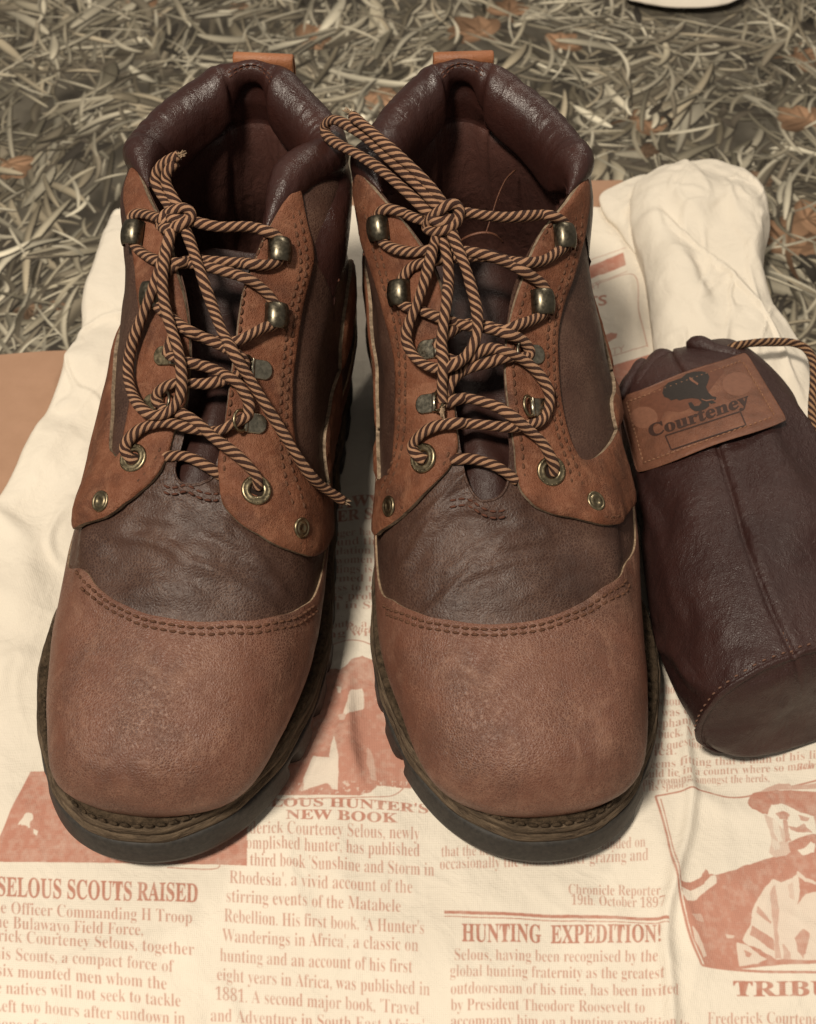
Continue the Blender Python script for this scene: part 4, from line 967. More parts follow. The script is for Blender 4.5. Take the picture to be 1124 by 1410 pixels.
def cotton(name, printed):
    m, nt, bs = newmat(name); co = nt.nodes.new('ShaderNodeTexCoord'); tc = co.outputs['Object']
    c = ramp(nt, nz(nt, tc, 9, 4), [(.3, (.66, .595, .50)), (.7, (.73, .665, .565))])
    if printed:
        t = nt.nodes.new('ShaderNodeTexImage'); t.image = im_ink; t.extension = 'CLIP'; nt.links.new(co.outputs['UV'], t.inputs[0])
        red = ramp(nt, t.outputs[0], [(.0, (.40, .17, .115)), (.7, (.40, .145, .095))])
        c = mixc(nt, math_(nt, 'MULTIPLY', t.outputs[0], .93), c, red)
    nt.links.new(c, bs.inputs['Base Color']); bs.inputs['Roughness'].default_value = .9; bs.inputs['Specular IOR Level'].default_value = .1
    wv = []
    for d in ('X', 'Y'):
        w = nt.nodes.new('ShaderNodeTexWave'); w.bands_direction = d; w.inputs['Scale'].default_value = 420; w.inputs['Distortion'].default_value = .6; w.inputs['Detail'].default_value = 1
        nt.links.new(tc, w.inputs[0]); wv.append(w.outputs[1])
    b = bump(nt, bs, math_(nt, 'ADD', wv[0], wv[1]), .25, .0002)
    b = bump(nt, bs, nz(nt, tc, 45, 4, .55, .6), .30, .006, b); b = bump(nt, bs, nz(nt, tc, 190, 3, .5, .8), .22, .0015, b)
    return m
M['print'] = cotton('printed_cotton', True); M['cotton'] = cotton('plain_cotton', False)

# flat lying part of the bag as a wrinkled sheet
edge_px = [(178, 262), (163, 276), (150, 290), (133, 345), (118, 385), (110, 410), (108, 440), (100, 470), (88, 500), (75, 530), (58, 565), (38, 600), (18, 640), (-12, 690), (-60, 770), (-150, 1000), (-260, 1410), (-300, 1700)]
EL = np.array([at(x, y, .4)[:2] for x, y in edge_px])[::-1]          # rising y
gy = np.linspace(-13, 42.2, 420); nx = 420
xl = np.interp(gy, EL[:, 1], EL[:, 0]); xr = 15.2 + 11 * (1 - sstep(18, 29, gy)) - 2.0 * sstep(30, 40, gy)
tx = np.linspace(0, 1, nx)
X = xl[:, None] + (xr - xl)[:, None] * tx; Y = np.broadcast_to(gy[:, None], X.shape).copy()
Y -= (sstep(37, 42.2, Y)) * (1.0 * sstep(10, 13.5, -X + 14) * 0 + .9 * fbm(X * .5, X * 0, 12, 3)) 
def sole_dist(bt, X, Y):
    q, _ = sole_outline(bt, 0, 90); q = bt.w(np.concatenate([q, np.zeros((90, 1))], 1))[:, :2]
    D = np.full(X.shape, 9e9); ins = np.zeros(X.shape, bool)
    for a, b in zip(q, np.roll(q, -1, 0)):
        D = np.minimum(D, (X - a[0]) ** 2 + (Y - a[1]) ** 2)
        c = (a[1] > Y) != (b[1] > Y)
        with np.errstate(divide='ignore', invalid='ignore'): ins ^= c & (X < (b[0] - a[0]) * (Y - a[1]) / (b[1] - a[1]) + a[0])
    return np.where(ins, 0, np.sqrt(D))
SD = np.minimum(sole_dist(bR, X, Y), sole_dist(bL, X, Y))
def ridge(a, w=.12): return np.exp(-(a / (w * .55)) ** 2)
H = .30 * (fbm(X * .16, Y * .16, 61, 3) - .35)
H += .16 * ridge(fbm(X * .22 + Y * .05, Y * .16, 63, 2) - .37, .09)
H += .03 * ridge(fbm(X * .5 - Y * .2, Y * .4 + X * .1, 65, 2) - .37, .08)
sX = X - xl[:, None]                                                # distance from the left hem
strip = (1 - sstep(3.5, 6.5, sX)) * sstep(6, 12, Y)
H += strip * (.50 * ridge(fbm(sX * .12 + 3, Y * .26 + sX * .14, 67, 2) - .42, .22) + .9 * (fbm(sX * .22, Y * .22, 68, 2) - .25))
H += .25 * np.exp(-((sX - 1.5 - .5 * np.sin(Y * .3)) / .9) ** 2) * sstep(8, 13, Y)   # bulging rolled hem
mid_ = np.exp(-((X + 2.5) / 2.2) ** 2) * (1 - sstep(16, 22, Y)) * sstep(3, 5, Y)
H += mid_ * .45 * ridge(fbm(X * .55 + Y * .10, Y * .06, 71, 2) - .38, .12)
H += .35 * ridge(X - 11.6 - .22 * (Y - 3) - .3 * np.sin(Y * .7), .5) * (1 - sstep(6, 8, Y))  # fold crossing by the portrait
H += .22 * np.clip(1 - np.abs(fbm(sX * .22 + Y * .12, Y * .20 - sX * .05, 75, 2) - .37) / .03, 0, 1) * strip
H += .05 * np.clip(1 - np.abs(fbm(X * .16 + Y * .06, Y * .14, 79, 2) - .37) / .02, 0, 1)
H = np.maximum(H, .0) * sstep(.0, 1.8, SD) + 0.0
e = np.minimum(sX, np.minimum((xr[:, None] - X) * 3, (42.2 - Y) * 1.0))
H = np.where(e < .35, H - .45 * (1 - np.sqrt(np.clip(e / .35, 0, 1))), H) - .02
V = np.stack([X, Y, H], -1).reshape(-1, 3)
uv = np.stack([(V[:, 0] - PX0) / (PX1 - PX0), (V[:, 1] - PY0) / (PY1 - PY0)], 1)
bag = empty('cotton_bag', (0, 12, 0), 'cream cotton shoe bag printed with red newspaper columns, spread under the boots', 'bag')
mesh('printed_sheet', V, grid_faces(420, nx), M['print'], bag, uv=uv)
# puffed empty end of the bag behind the pouch
def blob(name, outline, z0, Hh, mat, parent, seed, power=2.2, nr=90, nt_=260, wr=.5, center=None, dirs=(.3, .5)):
    O = np.array([at(x, y, z0) for x, y in outline]); O = np.concatenate([O[-2:], O, O[:2]])
    O = cr(O, np.linspace(2, len(O) - 2, nt_ + 1)[:-1])
    c = O.mean(0) if center is None else at(*center, z0)
    r = np.linspace(0, 1, nr) ** .8
    A = c[None, None] + r[:, None, None] * (O - c)[None]
    X, Y = A[..., 0], A[..., 1]
    z = z0 + Hh * (1 - r[:, None] ** power) ** .7
    w = (fbm(X * dirs[0], Y * dirs[1], seed, 2) - .45) * 2.2 + .7 * ridge(fbm(X * dirs[0] * .9 + Y * .03, Y * .09, seed + 3, 2) - .38, .16) - .25 + .12 * ridge(fbm(X * .5, Y * .35 + X * .2, seed + 7, 2) - .4, .12)
    w = w + .22 * np.clip(1 - np.abs(fbm(X * .30 + Y * .10, Y * .10 - X * .05, seed + 21, 2) - .37) / .035, 0, 1) + .14 * np.clip(1 - np.abs(fbm(X * .42 - Y * .16, Y * .22, seed + 25, 2) - .37) / .03, 0, 1)
    z = z + wr * w * (1 - r[:, None] ** 8)
    z = z + wr * .5 * (fbm(X * .9, Y * .9, seed + 9, 2) - .45) * sstep(.5, .95, r)[:, None]
    A = np.stack([X, Y, z], -1)
    low = [O + (c - O) * .02 * k + [0, 0, -k * (z0 + .2) / 4] for k in (1, 2, 3, 4)]
    A = np.concatenate([A, np.array(low)], 0)
    return mesh(name, A.reshape(-1, 3), grid_faces(nr + 4, nt_, True), mat, parent)
tail = [(868, 300), (871, 264), (886, 243), (912, 228), (956, 220), (1000, 223), (1032, 237), (1052, 262), (1059, 292), (1060, 320), (1053, 352), (1053, 385), (1064, 420), (1085, 450), (1108, 485), (1145, 560), (1150, 640),
        (1050, 660), (960, 620), (915, 560), (904, 500), (897, 440), (892, 400), (886, 360), (875, 330)]
blob('bag_end', tail, 1.3, 2.0, M['cotton'], bag, 86, wr=1.1, center=(975, 420), dirs=(.30, .12))
blob('bag_tuck', [(826, 270), (850, 254), (890, 240), (915, 260), (905, 330), (882, 350), (866, 336), (850, 312), (834, 296)], .35, .55, M['cotton'], bag, 90, wr=.3, nr=50, nt_=140)

# ================================================================== drawstring pouch
SEC = [ # left px, right px, height of the silhouette, thickness of the top above / below
 ((900, 512), (1000, 482), 3.4, .5, .6), ((872, 516), (1012, 478), 3.2, 1.1, 1.2), ((850, 545), (1046, 508), 3.1, 2.0, 2.2), ((860, 610), (1082, 556), 3.0, 2.8, 2.7), ((876, 680), (1112, 616), 3.0, 3.3, 2.9),
 ((890, 770), (1142, 690), 3.0, 3.5, 2.95), ((905, 850), (1165, 765), 3.0, 3.6, 2.95), ((932, 930), (1190, 845), 3.0, 3.6, 2.95), ((964, 992), (1215, 912), 3.0, 3.5, 2.95)]
pouch = empty('pouch', (15, 14, 0), 'dark plum leather drawstring pouch with a stamped tan patch', 'pouch')
L_ = np.array([at(*a, z) for a, b, z, t, u in SEC]); R_ = np.array([at(*b, z) for a, b, z, t, u in SEC]); TU = np.array([(t, u) for a, b, z, t, u in SEC])
ns = 130; T = np.linspace(0, len(SEC) - 1, ns); Lf, Rf, TUf = cr(L_, T), cr(R_, T), cr(TU, T)
nr = 360; ph = np.linspace(0, 2 * math.pi, nr, endpoint=False)
def sec(Lp, Rp, tu, k=1.0):
    c = (Lp + Rp) / 2; hx = (Rp - Lp) / 2; e_ = .82
    cx_ = np.sign(np.cos(ph)) * np.abs(np.cos(ph)) ** e_; sx_ = np.sign(np.sin(ph)) * np.abs(np.sin(ph)) ** e_
    h = np.where(sx_ > 0, sx_ * tu[0], sx_ * tu[1])
    return c + k * (cx_[:, None] * hx + np.stack([0 * h, 0 * h, h], 1))
A = np.array([sec(Lf[i], Rf[i], TUf[i]) for i in range(ns)])
Cn = (Lf + Rf) / 2; rad = A - Cn[:, None]; rn = rad / (np.linalg.norm(rad, axis=2)[..., None] + 1e-9)
S_ = T[:, None] + 0 * ph; Pp = ph[None] + 0 * S_
d = .85 * (fbm(S_ * .55, Pp * 1.1 + 3, 51, 3) - .45) + .22 * ridge(fbm(S_ * .45 + Pp * .5, Pp * .9, 54, 2) - .4, .12)
d = 1.25 * d * sstep(0, 1.5, S_) * (1 - .5 * sstep(6.5, 8, S_)) * (1 - .8 * (1 - sstep(3.0, 4.2, S_)))
seam = 1.83 - .012 * S_                                             # long seam on top, from patch to end
d = d - .16 * np.exp(-((Pp - seam) / .022) ** 2) + .07 * np.exp(-((Pp - seam + .07) / .05) ** 2)
d = np.where(rn[..., 2] < -.3, d * .2, d)
A = A + rn * d[..., None]
axis = (Cn[-1] - Cn[-6]); axis /= np.linalg.norm(axis)
axis = np.array([axis[0], axis[1], 0]); axis /= np.linalg.norm(axis)
V = A.reshape(-1, 3); F = grid_faces(ns, nr, True) + [tuple(range(nr))]
mesh('pouch_body', V, F, M['pouch'], pouch)
# round base, sewn on: raised rim then a slightly slack disc
rows = []
for k, o_ in ((1.0, .0), (1.03, .06), (1.035, .16), (1.0, .26), (.97, .22), (.93, .30), (.8, .62), (.6, .86), (.35, 1.0), (.12, 1.04)):
    S1 = Cn[-1] + (A[-1] - Cn[-1]) * k + axis * o_
    low = np.clip((3.0 - S1[:, 2]) / 3.0, 0, 1)
    S1 = S1 + axis * (low * 1.0 * (1 - abs(k - .8)))[:, None] * sstep(.0, .4, o_)
    S1[:, 2] = np.maximum(S1[:, 2] + (0.0 if k > .95 else .45 * (fbm(S1[:, 0] * .5, S1[:, 2] * .6, 77, 2) - .45)), .05); S1 = S1 + axis * (.7 * (fbm(S1[:, 0] * .45 + 3, S1[:, 2] * .5, 79, 3) - .47) * max(0, 1 - k) ** .5)[:, None]; rows.append(S1)
Bq = np.array(rows); fb = cr(Bq.reshape(len(rows), -1), np.linspace(0, len(rows) - 1, 50)).reshape(50, nr, 3)
mesh('pouch_base', fb.reshape(-1, 3), grid_faces(50, nr, True) + [tuple(49 * nr + j for j in range(nr))], M['pouch'], pouch)
mb = MB(); P = Cn[-1] + (A[-1] - Cn[-1]) * 1.012 - axis * .10; up_ = rn[-1]; sel = np.arange(0, nr // 2 + 30)
stitches(P[sel], up_[sel], mb, length=.16, pitch=.42, r=.04); P2 = A[-10:, int(seam[-1][0] / (2 * math.pi) * nr)]; stitches(P2, np.tile([0, 0, 1.], (10, 1)), mb, length=.1, pitch=.3, r=.03)
o = mb.out('stitching', M['base_thread'], pouch); o['kind'] = 'stuff'
# surface finder for the patch
from mathutils.bvhtree import BVHTree
bv = BVHTree.FromPolygons([Vector(v) for v in V], [tuple(f) for f in F if len(f) == 4])
def onp(px, py, off):
    r = Vector(ray(px, py)).normalized(); h = bv.ray_cast(Vector(CAM), r)
    if h[0] is None: return None
    return np.array(h[0]) - np.array(r) * off
# folds of the gathered mouth
def fold(name, pts, rad_, z):
    P = np.array([at(x, y, zz) for (x, y), zz in zip(pts, z)]); P, t = resample(P, .12); n_ = len(P); q = np.linspace(0, 1, n_)
    r_ = np.interp(q, [0, .08, .2, .6, 1], np.array([.35, .8, 1, .95, .55]) * rad_) * (1 + .08 * np.sin(q * 9))
    V, F = tube(P, r_, 22, flat=1.0); V = V + .05 * (np.stack([fbm(V[:, 0] * 1.5, V[:, 1] * 1.5, k, 2) for k in (1, 2, 3)], 1) - .4); return mesh(name, V, F, M['pouch'], pouch)
fold('mouth_fold', [(946, 474), (962, 474), (985, 482), (1012, 490), (1030, 500)], .42, (4.6, 4.8, 4.9, 4.9, 4.6))
fold('mouth_fold', [(888, 496), (876, 512), (864, 530), (855, 548)], .34, (4.0, 4.2, 4.3, 4.2))
fold('mouth_fold', [(925, 492), (908, 500), (893, 515), (880, 535)], .62, (3.9, 4.1, 4.3, 4.4))
fold('mouth_fold', [(938, 492), (950, 500), (965, 512), (975, 530)], .62, (3.9, 4.1, 4.3, 4.4))
M['stitch'] = rough_mat('patch_thread', (.17, .08, .045), (.28, .15, .09), 900, .4, .0004, .8)
# patch
CQ = np.array([(850, 547), (1027, 483), (1085, 578), (877, 652)], float)
def patch_pt(s, t):                       # s left-right, t top-bottom, 0..1 -> photo pixel
    a = CQ[0] * (1 - s) + CQ[1] * s; b = CQ[3] * (1 - s) + CQ[2] * s
    p = a * (1 - t) + b * t
    return p
from itertools import product
npx, npy = 60, 34; Gp = np.zeros((npy, npx, 3)); Z_ = {}
depth = np.full((npy, npx), np.nan)
for j, i in product(range(npy), range(npx)):
    p = patch_pt(i / (npx - 1), j / (npy - 1)); h = onp(*p, 0)
    if h is not None: depth[j, i] = np.linalg.norm(h - np.array(CAM)) / np.linalg.norm(ray(*p))
jj, ii = np.mgrid[0:npy, 0:npx]; s_ = ii / (npx - 1.); t_ = jj / (npy - 1.); ok = ~np.isnan(depth)
Bm = lambda s, t: np.stack([np.ones_like(s), s, t, s * s, s * t, t * t, s ** 3, s * s * t], -1)
cf = np.linalg.lstsq(Bm(s_[ok], t_[ok]), depth[ok], rcond=None)[0]
top_over = np.nanmax((Bm(s_, t_) @ cf - depth)[ok])
def patch_w(s, t, off):                   # a smooth leather patch laid just clear of the pouch
    s = np.asarray(s, float); t = np.asarray(t, float)
    D = Bm(s, t) @ cf - max(top_over, 0) * .9 - .03 - off
    a = CQ[0] * (1 - s[..., None]) + CQ[1] * s[..., None]; b = CQ[3] * (1 - s[..., None]) + CQ[2] * s[..., None]
    p = a * (1 - t[..., None]) + b * t[..., None]
    R = np.stack([(p[..., 0] - 562) / FPX, cP - (p[..., 1] - 705) / FPX * sP, -sP - (p[..., 1] - 705) / FPX * cP], -1)
    return np.array(CAM) + R * D[..., None]
q = np.linspace(0, 1, 80); S2, T2 = np.meshgrid(q, np.linspace(0, 1, 48))
# rounded corners and a slightly wavy cut edge
def rc(S, T):
    e = .5; x, y = S * 2 - 1, T * 2 - 1; k = np.clip((np.abs(x) ** 14 + np.abs(y) ** 14), 0, 2) ; f = 1 / np.maximum(1, k) ** .035
    return .5 + x * f * .5, .5 + y * f * .5
S3, T3 = rc(S2, T2); T3 = T3 + .012 * np.sin(S3 * 9) * (np.abs(T3 - .5) > .45)
de = np.minimum(np.minimum(S2, 1 - S2) * 5.2, np.minimum(T2, 1 - T2) * 3.0)
offs = .06 + .05 * np.sqrt(np.clip(de / .12, 0, 1)) - .07 * np.exp(-((de - .30) / .07) ** 2)
Tp = patch_w(S3, T3, offs); Lo = patch_w(S3, T3, -.08)
V = np.concatenate([Tp.reshape(-1, 3), Lo.reshape(-1, 3)]); nP = 48 * 80
F = grid_faces(48, 80); F = F + [tuple(i + nP for i in f[::-1]) for f in F]
br = list(range(80)) + [i * 80 + 79 for i in range(1, 48)] + [47 * 80 + j for j in range(78, -1, -1)] + [i * 80 for i in range(46, 0, -1)]
nF = len(F); F += [(br[k], br[(k + 1) % len(br)], br[(k + 1) % len(br)] + nP, br[k] + nP) for k in range(len(br))]
pt = mesh('leather_patch', V, F, [M['patch'], M['edge']], pouch, mi=[0] * nF + [1] * len(br))
mb = MB(); m_ = .058; mt = .10
loop_ = np.array([(m_, mt), (1 - m_, mt), (1 - m_, 1 - mt), (m_, 1 - mt), (m_, mt)])
for a, b in zip(loop_[:-1], loop_[1:]):
    ts = np.linspace(0, 1, 40)[:, None]; L = a * (1 - ts) + b * ts; P = patch_w(L[:, 0], L[:, 1], .075); stitches(P, np.tile([0, -.3, 1.], (40, 1)), mb, length=.20, pitch=.27, r=.034)
o = mb.out('patch_stitching', M['stitch'], pt); o['kind'] = 'stuff'
def flatmat(name, col, r=.6):
    m, nt, bs = newmat(name); tc = nt.nodes.new('ShaderNodeTexCoord').outputs['Object']
    nt.links.new(mixc(nt, nz(nt, tc, 500, 4), col, tuple(.55 * c for c in col)), bs.inputs['Base Color']); bs.inputs['Roughness'].default_value = r; return m
M['stamp'] = flatmat('stamp_ink', (.045, .02, .014)); M['logo'] = flatmat('dark_stamp_ink', (.030, .022, .018)); M['pale'] = flatmat('pale_stamp', (.23, .100, .060)); M['shade'] = flatmat('brown_stamp', (.15, .055, .030))
Hinv = None
def px_to_st(p):                           # invert the bilinear patch map
    s, t = .5, .5
    for _ in range(12):
        f = patch_pt(s, t) - p; ds = (patch_pt(s + 1e-4, t) - patch_pt(s, t)) / 1e-4; dt = (patch_pt(s, t + 1e-4) - patch_pt(s, t)) / 1e-4
        r = np.linalg.solve(np.stack([ds, dt], 1), -f); s += r[0]; t += r[1]
    return s, t
def on_patch(name, polys, mat, off, parent):
    Vv, Ff, n = [], [], 0
    for P2, T2_ in polys:
        st = np.array([px_to_st(p) for p in P2]); Vv.append(patch_w(st[:, 0], st[:, 1], off)); Ff += [tuple(int(i) + n for i in f) for f in T2_]; n += len(P2)
    V = np.concatenate(Vv); c = V.mean(0)
    f = Ff[0]; fn = np.cross(V[f[1]] - V[f[0]], V[f[2]] - V[f[0]])
    return mesh(name, V, Ff, mat, parent, smooth=False)
def zp(pts): return np.array([(830 + x * .2616, 420 + y * .2616) for x, y in pts])
def cdt(P, sp=3.0):
    lo, hi = P.min(0), P.max(0); gx, gy = np.meshgrid(np.arange(lo[0], hi[0], sp), np.arange(lo[1], hi[1], sp)); G = np.stack([gx.ravel(), gy.ravel()], 1); n = len(P)
    r = delaunay_2d_cdt([Vector(p) for p in np.concatenate([P, G])], [(i, (i + 1) % n) for i in range(n)], [], 1, 1e-4)
    return np.array([list(v) for v in r[0]]), [tuple(f) for f in r[2]]
def smooth_loop(P, k=5): Q = np.concatenate([P[-2:], P, P[:2]]); return cr(Q, np.linspace(2, len(P) + 2, len(P) * k + 1)[:-1])
on_patch('stamped_shading', [cdt(smooth_loop(zp([(200, 500), (290, 440), (420, 380), (560, 320), (640, 340), (600, 400), (520, 500), (420, 560), (330, 560), (300, 620), (250, 640), (210, 560)])))], M['shade'], .118, pt)
def circ(cx, cy, r): th = np.linspace(0, 2 * math.pi, 40, endpoint=False); return zp(np.stack([cx + r * np.cos(th), cy + r * .80 * np.sin(th)], 1))
on_patch('stamped_disc', [cdt(circ(710, 415, 78))], M['pale'], .122, pt); on_patch('stamped_disc', [cdt(circ(218, 592, 72))], M['pale'], .122, pt)
ele = zp([(315, 462), (322, 432), (345, 408), (380, 396), (415, 384), (440, 362), (480, 350), (520, 348), (552, 354), (563, 378), (556, 405), (545, 430), (556, 458), (578, 480), (600, 484), (596, 500), (575, 500), (598, 514), (572, 520), (560, 512), (562, 532), (540, 548), (515, 558), (485, 558), (462, 542), (450, 515), (468, 510), (484, 532), (508, 530), (522, 512), (505, 494), (470, 490), (430, 495), (405, 502), (388, 494), (362, 502), (345, 490), (325, 484)])
on_patch('elephant_emblem', [cdt(ele, 2.5)], M['logo'], .13, pt)
on_patch('emblem_highlight', [cdt(zp([(455, 378), (470, 384), (482, 396), (505, 412), (500, 422), (484, 410), (470, 402), (458, 392)]), 3), cdt(zp([(520, 492), (545, 500), (590, 494), (588, 498), (545, 506), (522, 498)]), 3)], M['pale'], .14, pt)
Vg, Tg = glyphs(bold('Courteney'), .02); a, b = np.array([895, 602.]), np.array([1033, 556.])
b_dir = b - a; upv = np.array([-.22, -.97]) * 17
c_ = a + Vg[:, :1] * b_dir + Vg[:, 1:] * upv + np.array([0, 4.0]) * (np.sin(Vg[:, :1] * math.pi) * .3)
on_patch('stamped_name', [(c_, [tuple(t) for t in Tg])], M['stamp'], .13, pt)
fr = [(zp([(330, 688), (725, 560)]), 0), (zp([(725, 560), (755, 632)]), 0), (zp([(330, 688), (362, 762)]), 0), (zp([(362, 762), (560, 695), (755, 632)]), 0)]
bars = []
for P, _ in fr:
    P, _t = resample(P if len(P) > 2 else np.array([P[0], (P[0] + P[1]) / 2, P[1]]), 3); T_ = np.gradient(P, axis=0); T_ /= np.linalg.norm(T_, axis=1)[:, None]; N_ = np.stack([-T_[:, 1], T_[:, 0]], 1) * .95
    n = len(P); bars.append((np.concatenate([P + N_, P - N_]), [(i, i + 1, n + i + 1, n + i) for i in range(n - 1)]))
on_patch('stamped_frame', bars, M['stamp'], .131, pt)
# drawcord
cpts = [(1000, 484, 4.6), (1015, 476, 4.9), (1040, 472, 4.6), (1068, 471, 4.2), (1092, 472, 4.0), (1110, 480, 3.8), (1120, 498, 3.6), (1121, 525, 3.4), (1119, 555, 3.3), (1121, 590, 3.2), (1135, 625, 3.4), (1160, 650, 3.6), (1190, 665, 3.6)]
V, F, U2 = lace_tube(np.array([at(x, y, z) for x, y, z in cpts]), r=.215, pitch=.42)
mesh('drawcord', V, F, M['cord'], pouch, uv=U2)

# ================================================================== cardboard sheet under the bag
def prism(name, pts, z0, z1, mat, parent=None, bev=.0008, **k):
    n = len(pts); V = [(x, y, z0) for x, y in pts] + [(x, y, z1) for x, y in pts]
    F = [tuple(range(n))[::-1], tuple(range(n, 2 * n))] + [(i, (i + 1) % n, n + (i + 1) % n, n + i) for i in range(n)]
    o = mesh(name, V, F, mat, parent, smooth=False, **k)
    if bev: md = o.modifiers.new('b', 'BEVEL'); md.width = bev; md.segments = 3
    return o
M['card'] = rough_mat('tan_cardboard', (.33, .195, .125), (.36, .215, .14), 60, .1, .0005, .8, 4)
zc = -.20
a0 = at(-160, 500, zc)[:2]; a1 = at(0, 486, zc)[:2]; a2 = at(60, 481, zc)[:2]; a3 = at(150, 478, zc)[:2]; c1 = at(300, 250, zc)[:2]; c2 = at(860, 246, zc)[:2]; c3 = at(930, 260, zc)[:2]
card = prism('cardboard', [tuple(a0), tuple(a1), tuple(a2), tuple(a3), tuple(c1), tuple(c2), (c2[0] + .2, 20), (26, 18), (26, -16), (-34, -16)], -.75, zc, M['card'], bev=.002)
card['label'] = 'flat tan cardboard under the cotton bag, resting on the camouflage blanket'; card['category'] = 'cardboard'

# ================================================================== camouflage blanket (dry grass and leaves printed on cloth)
CX0, CX1, CY0, CY1, CD = -46.0, 46.0, 16.0, 84.0, 25.0
cw, ch = int((CX1 - CX0) * CD), int((CY1 - CY0) * CD)
yy, xx = np.mgrid[0:ch, 0:cw].astype(np.float32)
b1 = fbm(xx / 95, yy / 95, 101, 4); b2 = fbm(xx / 22, yy / 30, 105, 3)
t_ = np.clip((b1 - .3) * 2.2, 0, 1)[..., None]
cam_img = np.array([.040, .034, .026]) * (1 - t_) + np.array([.11, .095, .07]) * t_
cam_img = cam_img * (.65 + .8 * b2[..., None])
rg = np.random.RandomState(7)
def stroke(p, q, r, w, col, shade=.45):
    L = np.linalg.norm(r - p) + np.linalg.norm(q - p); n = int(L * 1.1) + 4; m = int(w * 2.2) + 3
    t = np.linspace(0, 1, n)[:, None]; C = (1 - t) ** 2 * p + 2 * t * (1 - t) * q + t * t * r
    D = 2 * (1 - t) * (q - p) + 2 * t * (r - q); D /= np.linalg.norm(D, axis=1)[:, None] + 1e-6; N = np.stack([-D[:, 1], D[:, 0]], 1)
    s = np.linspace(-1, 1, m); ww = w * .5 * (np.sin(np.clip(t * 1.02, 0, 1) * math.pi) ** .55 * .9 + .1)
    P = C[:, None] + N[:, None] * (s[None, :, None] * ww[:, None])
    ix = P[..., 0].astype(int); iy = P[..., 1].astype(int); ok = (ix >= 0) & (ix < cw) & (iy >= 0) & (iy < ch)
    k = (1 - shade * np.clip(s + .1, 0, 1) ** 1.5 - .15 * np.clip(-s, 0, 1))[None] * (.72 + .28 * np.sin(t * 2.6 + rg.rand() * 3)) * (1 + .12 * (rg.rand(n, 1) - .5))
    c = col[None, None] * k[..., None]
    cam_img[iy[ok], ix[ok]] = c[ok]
pal = [np.array(c) for c in [(.42, .37, .265), (.33, .285, .195), (.52, .465, .34), (.21, .175, .12), (.35, .29, .19), (.15, .125, .085)]]
dk = [np.array(c) for c in [(.045, .038, .030), (.07, .057, .042), (.10, .082, .058)]]
def leaf(c, R, a0, col):
    n = 9; 
    for k in range(5):
        a = a0 + (k - 2) * .62; tip = c + R * (1.0 if k == 2 else .85) * np.array([math.cos(a), math.sin(a)])
        stroke(c - .2 * (tip - c), (c + tip) / 2 + rg.randn(2) * R * .06, tip, R * .62, col * (.85 + .3 * rg.rand()), .5)
    for k in range(5):
        a = a0 + (k - 2) * .62; tip = c + R * .8 * np.array([math.cos(a), math.sin(a)])
        stroke(c, (c + tip) / 2, tip, R * .05 + 1, col * .55, 0)
    stroke(c, c - R * .4 * np.array([math.cos(a0), math.sin(a0)]), c - R * .9 * np.array([math.cos(a0 + .3), math.sin(a0 + .3)]), R * .08 + 1, col * .5, 0)
for layer in range(7):
    if layer == 5:
        for x, y, R in [(660, 45, 50), (880, 160, 44), (520, 130, 42), (1085, 340, 60), (1105, 75, 46), (1110, 165, 40), (420, 50, 40), (700, 15, 36), (770, 60, 34), (195, 10, 36), (10, 225, 34), (1110, 300, 40)]:
            p = at(x, y, -.75)[:2]; leaf(np.array([(p[0] - CX0) * CD, (p[1] - CY0) * CD]), R * 1.4, rg.rand() * 6.3, np.array([.36, .19, .09]) * (.8 + .35 * rg.rand()))
    for _ in range(170 if layer < 6 else 110):                         # clumps share a direction
        c = rg.rand(2) * [cw, ch]; a0 = rg.rand() * math.pi * 2 if rg.rand() < .5 else rg.normal(math.pi / 2, .7)
        nb = rg.randint(3, 13); br_ = rg.rand() * .8 + .2; big = rg.rand() < .32
        for _b in range(nb):
            a = a0 + rg.normal(0, .55 if not big else .35); L = (rg.gamma(4, 13) + 25) * 1.35; p = c + rg.randn(2) * [34, 34]
            r = p + L * np.array([math.cos(a), math.sin(a)]); q = (p + r) / 2 + rg.normal(0, .20) * L * np.array([-math.sin(a), math.cos(a)])
            w = (rg.gamma(1.8, 2.1) + 2.0) * (1.9 if big else 1)
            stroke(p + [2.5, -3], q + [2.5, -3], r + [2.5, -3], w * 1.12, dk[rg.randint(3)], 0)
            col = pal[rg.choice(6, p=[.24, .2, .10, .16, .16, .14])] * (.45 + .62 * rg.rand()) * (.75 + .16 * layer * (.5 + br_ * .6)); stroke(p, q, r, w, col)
    for _ in range(30):                                              # dark gaps
        c = rg.rand(2) * [cw, ch]
        for _b in range(rg.randint(2, 6)):
            a = rg.rand() * 6.3; L = 20 + rg.rand() * 50; p = c + rg.randn(2) * 16; r = p + L * np.array([math.cos(a), math.sin(a)]); stroke(p, (p + r) / 2 + rg.randn(2) * 8, r, 6 + rg.rand() * 14, dk[rg.randint(3)] * (.8 + .6 * rg.rand()), .3)
    for _ in range(2):
        leaf(rg.rand(2) * [cw, ch], 16 + rg.rand() * 16, rg.rand() * 6.3, np.array([.28, .165, .09]) * (.6 + .6 * rg.rand()))
for _ in range(900):                                                 # fine bright stems on top
    a = rg.normal(math.pi / 2, .9) if rg.rand() < .6 else rg.rand() * 6.3; L = 40 + rg.rand() * 90; p = rg.rand(2) * [cw, ch]; r = p + L * np.array([math.cos(a), math.sin(a)])
    stroke(p, (p + r) / 2 + rg.normal(0, .16) * L * np.array([-math.sin(a), math.cos(a)]), r, 2.0 + rg.rand() * 5.2, pal[rg.randint(3)] * (.8 + .5 * rg.rand()), .3)
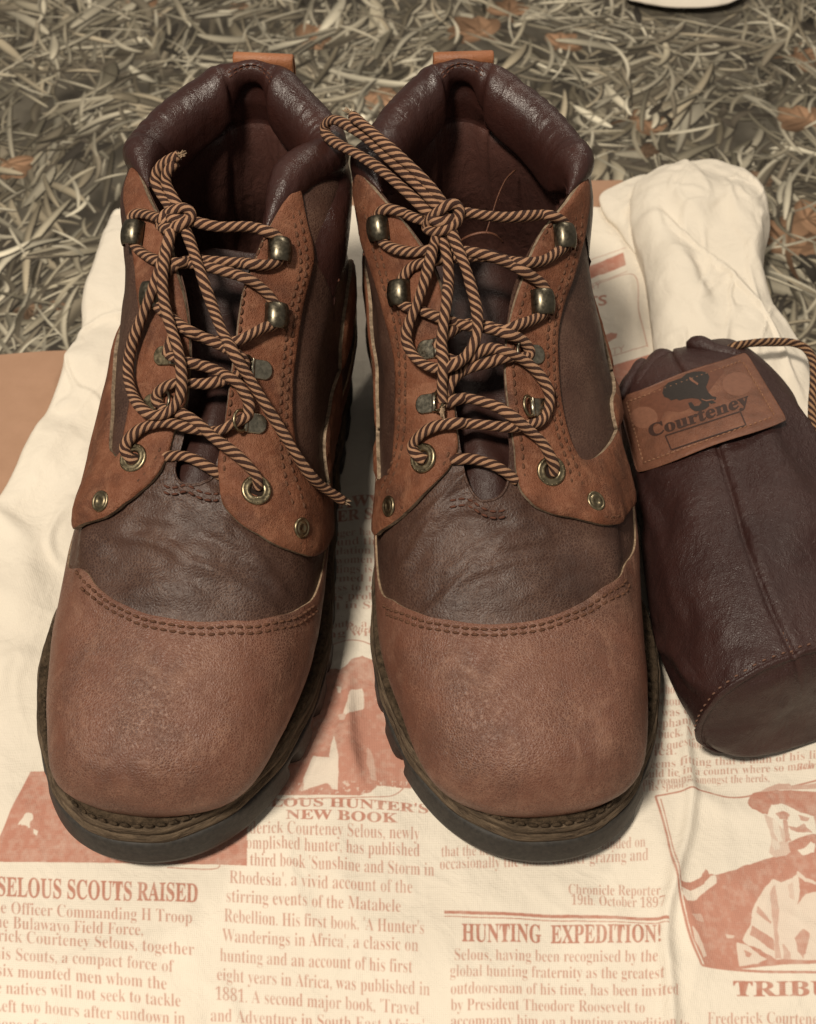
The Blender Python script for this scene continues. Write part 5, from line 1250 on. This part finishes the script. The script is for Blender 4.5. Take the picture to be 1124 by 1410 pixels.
for _ in range(3): cam_img = (cam_img + np.roll(cam_img, 1, 0) + np.roll(cam_img, 1, 1) + np.roll(np.roll(cam_img, 1, 0), 1, 1)) / 4
cam_img = np.clip(cam_img, 0, 1); lin = np.where(cam_img <= .0031308, cam_img * 12.92, 1.055 * cam_img ** (1 / 2.4) - .055)
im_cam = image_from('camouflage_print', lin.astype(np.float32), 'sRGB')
m, nt, bs = newmat('camouflage_cloth'); co = nt.nodes.new('ShaderNodeTexCoord'); t = nt.nodes.new('ShaderNodeTexImage'); t.image = im_cam; t.extension = 'MIRROR'
nt.links.new(co.outputs['UV'], t.inputs[0])
hs = nt.nodes.new('ShaderNodeHueSaturation'); hs.inputs['Saturation'].default_value = .85; hs.inputs['Value'].default_value = 1.0; nt.links.new(t.outputs[0], hs.inputs['Color']); nt.links.new(hs.outputs[0], bs.inputs['Base Color'])
bs.inputs['Roughness'].default_value = .95; bs.inputs['Specular IOR Level'].default_value = .1
bump(nt, bs, nz(nt, co.outputs['Object'], 900, 3), .3, .0004); M['camo'] = m
gx = np.linspace(-75, 75, 220); gy2 = np.linspace(-30, 140, 240); X, Y = np.meshgrid(gx, gy2)
Z = -.80 + .35 * (fbm(X * .07, Y * .07, 131, 3) - .5) * sstep(45, 52, Y) - .05 + .12 * (fbm(X * .2, Y * .2, 133, 2) - .5)
Z = np.minimum(Z, np.where(Y < 45, -.77, Z))
V = np.stack([X, Y, Z], -1).reshape(-1, 3); uv = np.stack([(V[:, 0] - CX0) / (CX1 - CX0), (V[:, 1] - CY0) / (CY1 - CY0)], 1)
g = mesh('ground_blanket', V, grid_faces(240, 220), M['camo'], uv=uv); g['kind'] = 'structure'; g['label'] = 'camouflage blanket printed with dry grass and brown leaves'
# ================================================================== pale cloth at the far edge
wc = blob('white_cloth', [(862, -6), (885, 4), (930, 10), (980, 9), (1010, 2), (1030, -14), (1010, -50), (940, -65), (870, -40)], -.2, .8, M['cotton'], None, 140, wr=.3, nr=40, nt_=120)
wc['label'] = 'corner of a white cloth on the blanket at the far edge'; wc['category'] = 'cloth'
